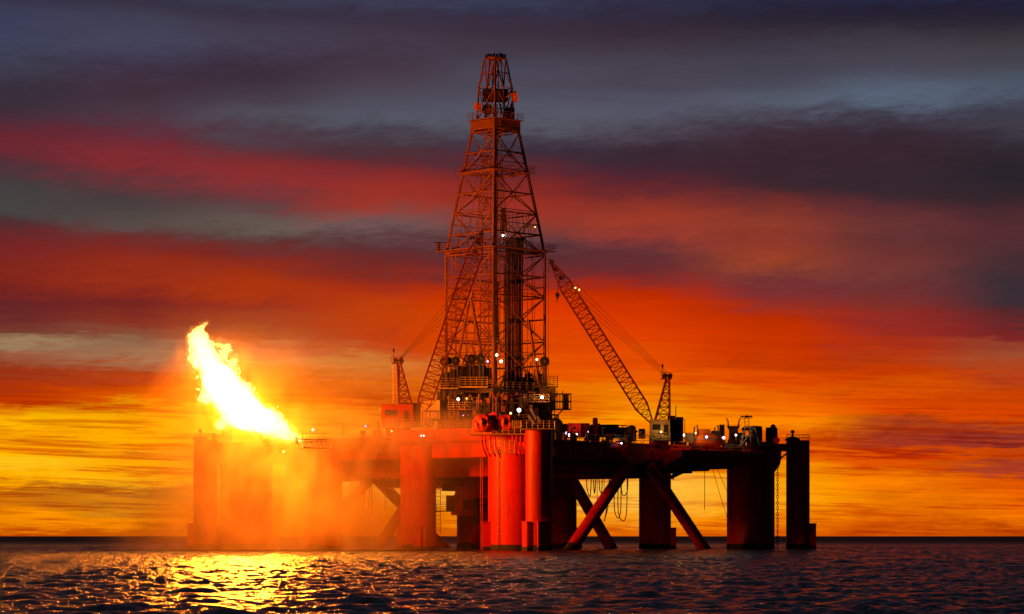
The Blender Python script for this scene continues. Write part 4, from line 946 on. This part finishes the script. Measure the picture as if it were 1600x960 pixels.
# ------------------------------------------------------------------ chains, hoses, ropes
def chain(px, py0, py1, Y, lab):
    mb = MB(); a = W(px,py0,Y); z1 = W(px,py1,Y).z-1.2; z = a.z; i = 0; L = .62; w_ = .17; r = .055
    while z > z1:
        ax = V(1,0,0) if i % 2 else V(0,1,0); c = V(a.x,a.y,z)
        pts = [c+ax*w_*math.sin(q)+V(0,0,math.copysign(min(abs(math.cos(q)),1),math.cos(q))*L/2) for q in np.linspace(0,6.28318,9)]
        mb.tube(pts, r, 5, cap=False); z -= L*.78; i += 1
    return tag(mb.build('mooring_chain','dark',None), lab, 'chain', 'mooring chains running down into the sea')
chain(780.5,702,862,407.4,'mooring chain hanging down the front of the big red corner column')
chain(1215,700,862,458,'mooring chain in the gap between the two right hand columns')
chain(344,706,860,456,'hazy mooring chain in the gap between the two left hand columns')
t = thing('boarding_ladder', W(753,690,409), 'thin vertical boarding ladder down the left of the front column', 'ladder'); m_ = MB()
for px in (751,754): m_.bar(W(px,690,411.5), W(px,862,411.5), .04)
for py in range(692,860,5): m_.bar(W(751,py,411.5), W(754,py,411.5), .03)
m_.build('ladder_rails','redplain',t)
def hose(pts, r, lab, name='loading_hose', cat='hose', group=None):
    P = [W(*p) for p in pts]; out = []
    for i in range(len(P)-1):
        p0, p1, p2, p3 = P[max(0,i-1)], P[i], P[i+1], P[min(len(P)-1,i+2)]
        for k in range(5):
            s = k/5; out.append(.5*((2*p1)+(p2-p0)*s+(2*p0-5*p1+4*p2-p3)*s*s+(3*p1-p0-3*p2+p3)*s**3))
    out.append(P[-1]); o = MB().tube(out, r, 6).build(name,'rope',None,smooth=True); return tag(o, lab, cat, group)
GH = 'dark hoses looping under the deck'
hs = [([(917,745,446),(917,762,446),(922,776,446),(924,745,446)],'short dark hose loop near the left edge of the opening under the right deck'),
 ([(927,745,446),(929,772,446),(931,745,446)],'narrow dark hose loop hanging just left of centre under the right deck'),
 ([(936,745,447),(937,765,447),(940,770,447),(941,745,447)],'small dark hose loop in the middle of the opening under the right deck'),
 ([(952,745,446),(950,790,446),(946,808,446),(944,815,446),(947,800,446),(950,770,446),(953,745,446)],'long thin dark rope loop behind the red brace'),
 ([(960,745,445),(960,795,445),(966,810,445),(970,795,445),(970,745,445)],'wide dark U shaped hose loop just right of the red brace'),
 ([(966,745,444),(966,800,444),(974,814,444),(979,800,444),(980,745,444)],'longest dark U shaped hose loop under the right deck'),
 ([(972,745,446),(971,765,446),(974,775,446),(980,768,446),(981,745,446)],'short dark hose loop above the longest one on the right'),
 ([(549,742,447),(548,790,447),(553,804,447),(562,800,447),(563,742,447)],'hazy wide hose loop at the left of the opening under the left deck'),
 ([(570,742,447),(567,785,447),(568,803,447),(576,790,447),(578,742,447)],'hazy hose loop in the middle of the opening under the left deck'),
 ([(575,742,448),(568,795,448),(577,806,448),(581,795,448),(580,742,448)],'hazy lowest hose loop at the right of the opening under the left deck')]
for p, lab in hs: hose(p, .075, lab, group=GH)
for px, y1, Y, lab in ((602,800,447,'hazy straight rope hanging under the left deck beside the leg'),(1101,797,458,'straight dark rope hanging below the deck under the lifeboat'),(933,790,446,'straight dark rope hanging behind the red brace'),(944,775,447,'short straight rope hanging above the red brace')):
    hose([(px,735,Y),(px,(735+y1)/2,Y),(px,y1,Y)], .05, lab, 'hanging_rope', 'rope')
hose([(1112,728,458),(1124,770,458),(1137,812,458)], .04, 'slanting wire from the deck down to the right corner column, lower of two', 'slanting_wire', 'wire')
hose([(1119,728,458),(1128,750,458),(1138,773,458)], .04, 'slanting wire from the deck down to the right corner column, upper of two', 'slanting_wire', 'wire')
hose([(1052,736,450),(1052,750,450)], .12, 'stub pipe hanging under the deck right of the middle column', 'stub_pipe', 'pipe')
hose([(857,408,449),(857,500,449),(857,600,447)], .03, 'thin vertical wire right of the derrick', 'derrick_wire', 'wire')

# ------------------------------------------------------------------ burner boom
t = thing('burner_boom', R(37,1,ZD), 'long horizontal lattice burner boom carrying the flare out from the left deck', 'flare boom')
bt = W(470,689,405); root = R(33,0,16.9)
MB().lattice(root, bt-V(0,0,.6), 1.6, .8, 26, .09, .05).build('boom_truss','grey',t)
m_ = MB(); m_.rail([root+V(0,0,1.0), bt+V(0,0,.0)],1.0,2.0,.035,1); m_.build('boom_railing','yellow',t)
MB().tube([root+V(.3,0,.9), bt+V(.2,0,.2), bt+V(-.9,-.5,.35)], .13, 8).tube([bt+V(-.6,0,-.3), bt+V(-.8,-.4,.6)], .3, 10).build('burner_head','dark',t,smooth=True)
m_ = MB()
for s in (-4,4): m_.bar(R(33+s,0,20.5), root.lerp(bt,.8), .035)
m_.bar(R(29,.5,ZD), R(29,0,20.5), .12); m_.bar(R(37,.5,ZD), R(37,0,20.5), .12); m_.build('boom_stay','rope',t)

# ------------------------------------------------------------------ floodlights
LM = {'w': emat('lamp_glass_white', (1,.84,.88), 12), 'v': emat('lamp_glass_violet', (.7,.48,1), 4), 'y': emat('lamp_glass_amber', (1,.6,.12), 6)}
LMC = {'w': (1,.62,.34), 'v': (1,.5,.25), 'y': (1,.5,.12)}
BIG = {(1087,677):420,(716,624):250,(729,623):200,(776,555):200,(783,565):250,(811,641):500,(798,646):200,(847,621):300,(885,677):250,(901,679):150,(1033,675):160,(1069,680):110,(1104,683):130,(1131,684):120,(1150,680):200,(612,674):150,(786,368):150,(905,453):80}
lamps = [(716,624,434,.30,'w','white lamp on the balcony left of the drill floor'),(729,623,434,.16,'y','amber lamp beside the white lamp on the left balcony'),(801,719,0,0,'',''),(786,368,447,.26,'w','lone white lamp high up inside the derrick'),
 (776,555,441,.28,'w','white lamp high on the front derrick leg, upper of a pair'),(783,565,441,.33,'w','warm white lamp right of the front derrick leg, lower of a pair'),(762,565,441,.22,'v','violet white lamp just left of the front derrick leg'),
 (811,641,419,.42,'w','brightest white lamp above the front slim column'),(798,646,419,.24,'y','yellow lamp left of the brightest white lamp'),(847,621,436,.34,'w','white lamp on the right end of the drill floor'),(839,562,447,.2,'w','small flat lamp left of the lone right sheave wheel'),
 (885,677,436,.3,'v','large violet white lamp left of the red containers'),(889,680,436,.26,'w','white lamp touching the large violet one'),(901,679,436,.22,'w','small white lamp in front of the red containers'),(918,675,437,.24,'v','blue violet lamp left of the funnel'),
 (971,693,437,.17,'w','tiny white lamp under the deck rail left of the brace head'),(992,694,441,.12,'w','tiny lamp under the deck rail right of the brace head'),(1033,675,443.2,.24,'y','amber lamp shining on the cream crane cabin'),
 (1069,680,448,.24,'w','white strip lamp right of the right crane'),(1104,683,449.3,.32,'v','violet white lamp above the orange lifeboat'),(1087,677,449,.17,'y','amber lamp over the left end of the orange lifeboat'),(1131,684,454,.34,'v','violet white lamp left of the horned vent'),(1150,680,455,.22,'w','flat white lamp right of the horned vent'),
 (905,453,444.8,.2,'y','yellow lamp near the tip of the right crane boom'),(899,450,444.8,.18,'y','second yellow lamp higher on the right crane boom tip'),(443,706,425,.3,'y','bright hazy lamp right under the root of the flame'),(489,672,430,.22,'w','hazy white lamp on the burner boom rail'),
 (571,666,441,.24,'v','pale flat lamp left of the left crane'),(612,674,433,.22,'y','yellow lamp on the deck under the left crane cabin'),(662,681,427,.14,'w','tiny white lamp low beside the red deck house roof'),(724,649,436,.15,'v','tiny violet lamp below the left balcony'),
 (658,681,427,.13,'w','tiny white lamp just left of its twin by the red deck house roof'),(836,355,449,.12,'y','yellow glinting lamp at the right side of the derrick')]
for px, py, Y, r, k, lab in lamps:
    if not r: continue
    c = W(px, py, Y); t = thing('floodlight', c-V(0,0,.5), lab, 'floodlight', 'floodlights along the platform')
    r *= .66
    MB().lathe(c+V(0,.18,0), [(r*1.1,0),(r*1.1,.1),(r*.5,.34),(r*.3,.4)], 14, 'y').build('housing','dark',t)
    MB().lathe(c+V(0,-.12,0), [(r*.25,-.1),(r*.75,-.04),(r,.1),(r,.26)], 14, 'y').build('lens',LM[k],t,smooth=True)
    MB().bar(c+V(0,.2,-.9), c+V(0,.2,0), .05).build('bracket','grey',t)
    if (px, py) in BIG: 
        l_ = lamp('floodlight_glow', c+V(0,-.55,.05), BIG[(px,py)]*.5, LMC[k], .12); l_.parent = t; l_.location = V(0,-.55,.55)

# ------------------------------------------------------------------ drifting steam and spray of the water curtain, lit by the flare
def mist():
    x0, x1, y0, y1, z0, z1 = -70, 2, 392, 450, -.6, 36
    mb = MB(); mb.box(((x0+x1)/2,(y0+y1)/2,(z0+z1)/2),(x1-x0,y1-y0,z1-z0))
    m = bpy.data.materials.new('water_curtain_steam'); m.use_nodes = True; t = NT(m.node_tree); t.n.clear()
    g = t.n.new('ShaderNodeTexCoord'); s = t.n.new('ShaderNodeSeparateXYZ'); t.l.new(g.outputs['Object'], s.inputs[0])
    x, y, z = s.outputs       # object origin at the box's base centre
    cx = (x0+x1)/2; cy = (y0+y1)/2
    X_ = t.m('ADD', x, cx); Y_ = t.m('ADD', y, cy); Z_ = t.m('ADD', z, z0)
    nz = t.noise(t.vec(x, y, t.m('MULTIPLY', z, .6)), .17, 5, .62, 1.2)
    def gauss(ax, ay, az, sx, sy, sz):
        def q(v, a, w_): d = t.m('DIVIDE', t.m('SUBTRACT', v, a), w_); return t.m('MULTIPLY', d, d)
        return t.m('EXPONENT', t.m('MULTIPLY', -1.0, t.m('ADD', q(X_,ax,sx), t.m('ADD', q(Y_,ay,sy), q(Z_,az,sz)))))
    f = None
    for a, k in MIST:
        g_ = t.m('MULTIPLY', gauss(*a), k); f = g_ if f is None else t.m('ADD', f, g_)
    f = t.m('MULTIPLY', f, t.smooth(nz, .37, .64))
    edge = t.m('MULTIPLY', t.smooth(Z_, z1, z1-8), t.m('MULTIPLY', t.smooth(X_, x0, x0+15), t.smooth(X_, x1, x1-8)))
    edge = t.m('MULTIPLY', edge, t.m('MULTIPLY', t.smooth(Y_, y0, y0+5), t.smooth(Y_, y1, y1-6)))
    f = t.m('MULTIPLY', f, edge)
    p = t.n.new('ShaderNodeVolumePrincipled'); t.l.new(f, p.inputs['Density'])
    p.inputs['Color'].default_value = (.95,.62,.30,1); p.inputs['Anisotropy'].default_value = .25
    o = t.n.new('ShaderNodeOutputMaterial'); t.l.new(p.outputs[0], o.inputs['Volume'])
    m.cycles.volume_step_rate = .6
    ob = mb.build('steam', m, None); tag(ob, 'glowing orange steam and spray drifting below the gas flame', 'steam', kind='stuff')
MIST = [((-39,424,5,14,13,16),.08), ((-30,420,9,12,12,9),.10), ((-18,424,17.2,14,8,3.0),.16), ((-13,421,18.6,9,6,1.8),.11), ((-42,402,22,9,8,9),.022), ((-46,440,4,14,16,9),.045), ((-22,424,4,10,10,9),.08)]
mist()
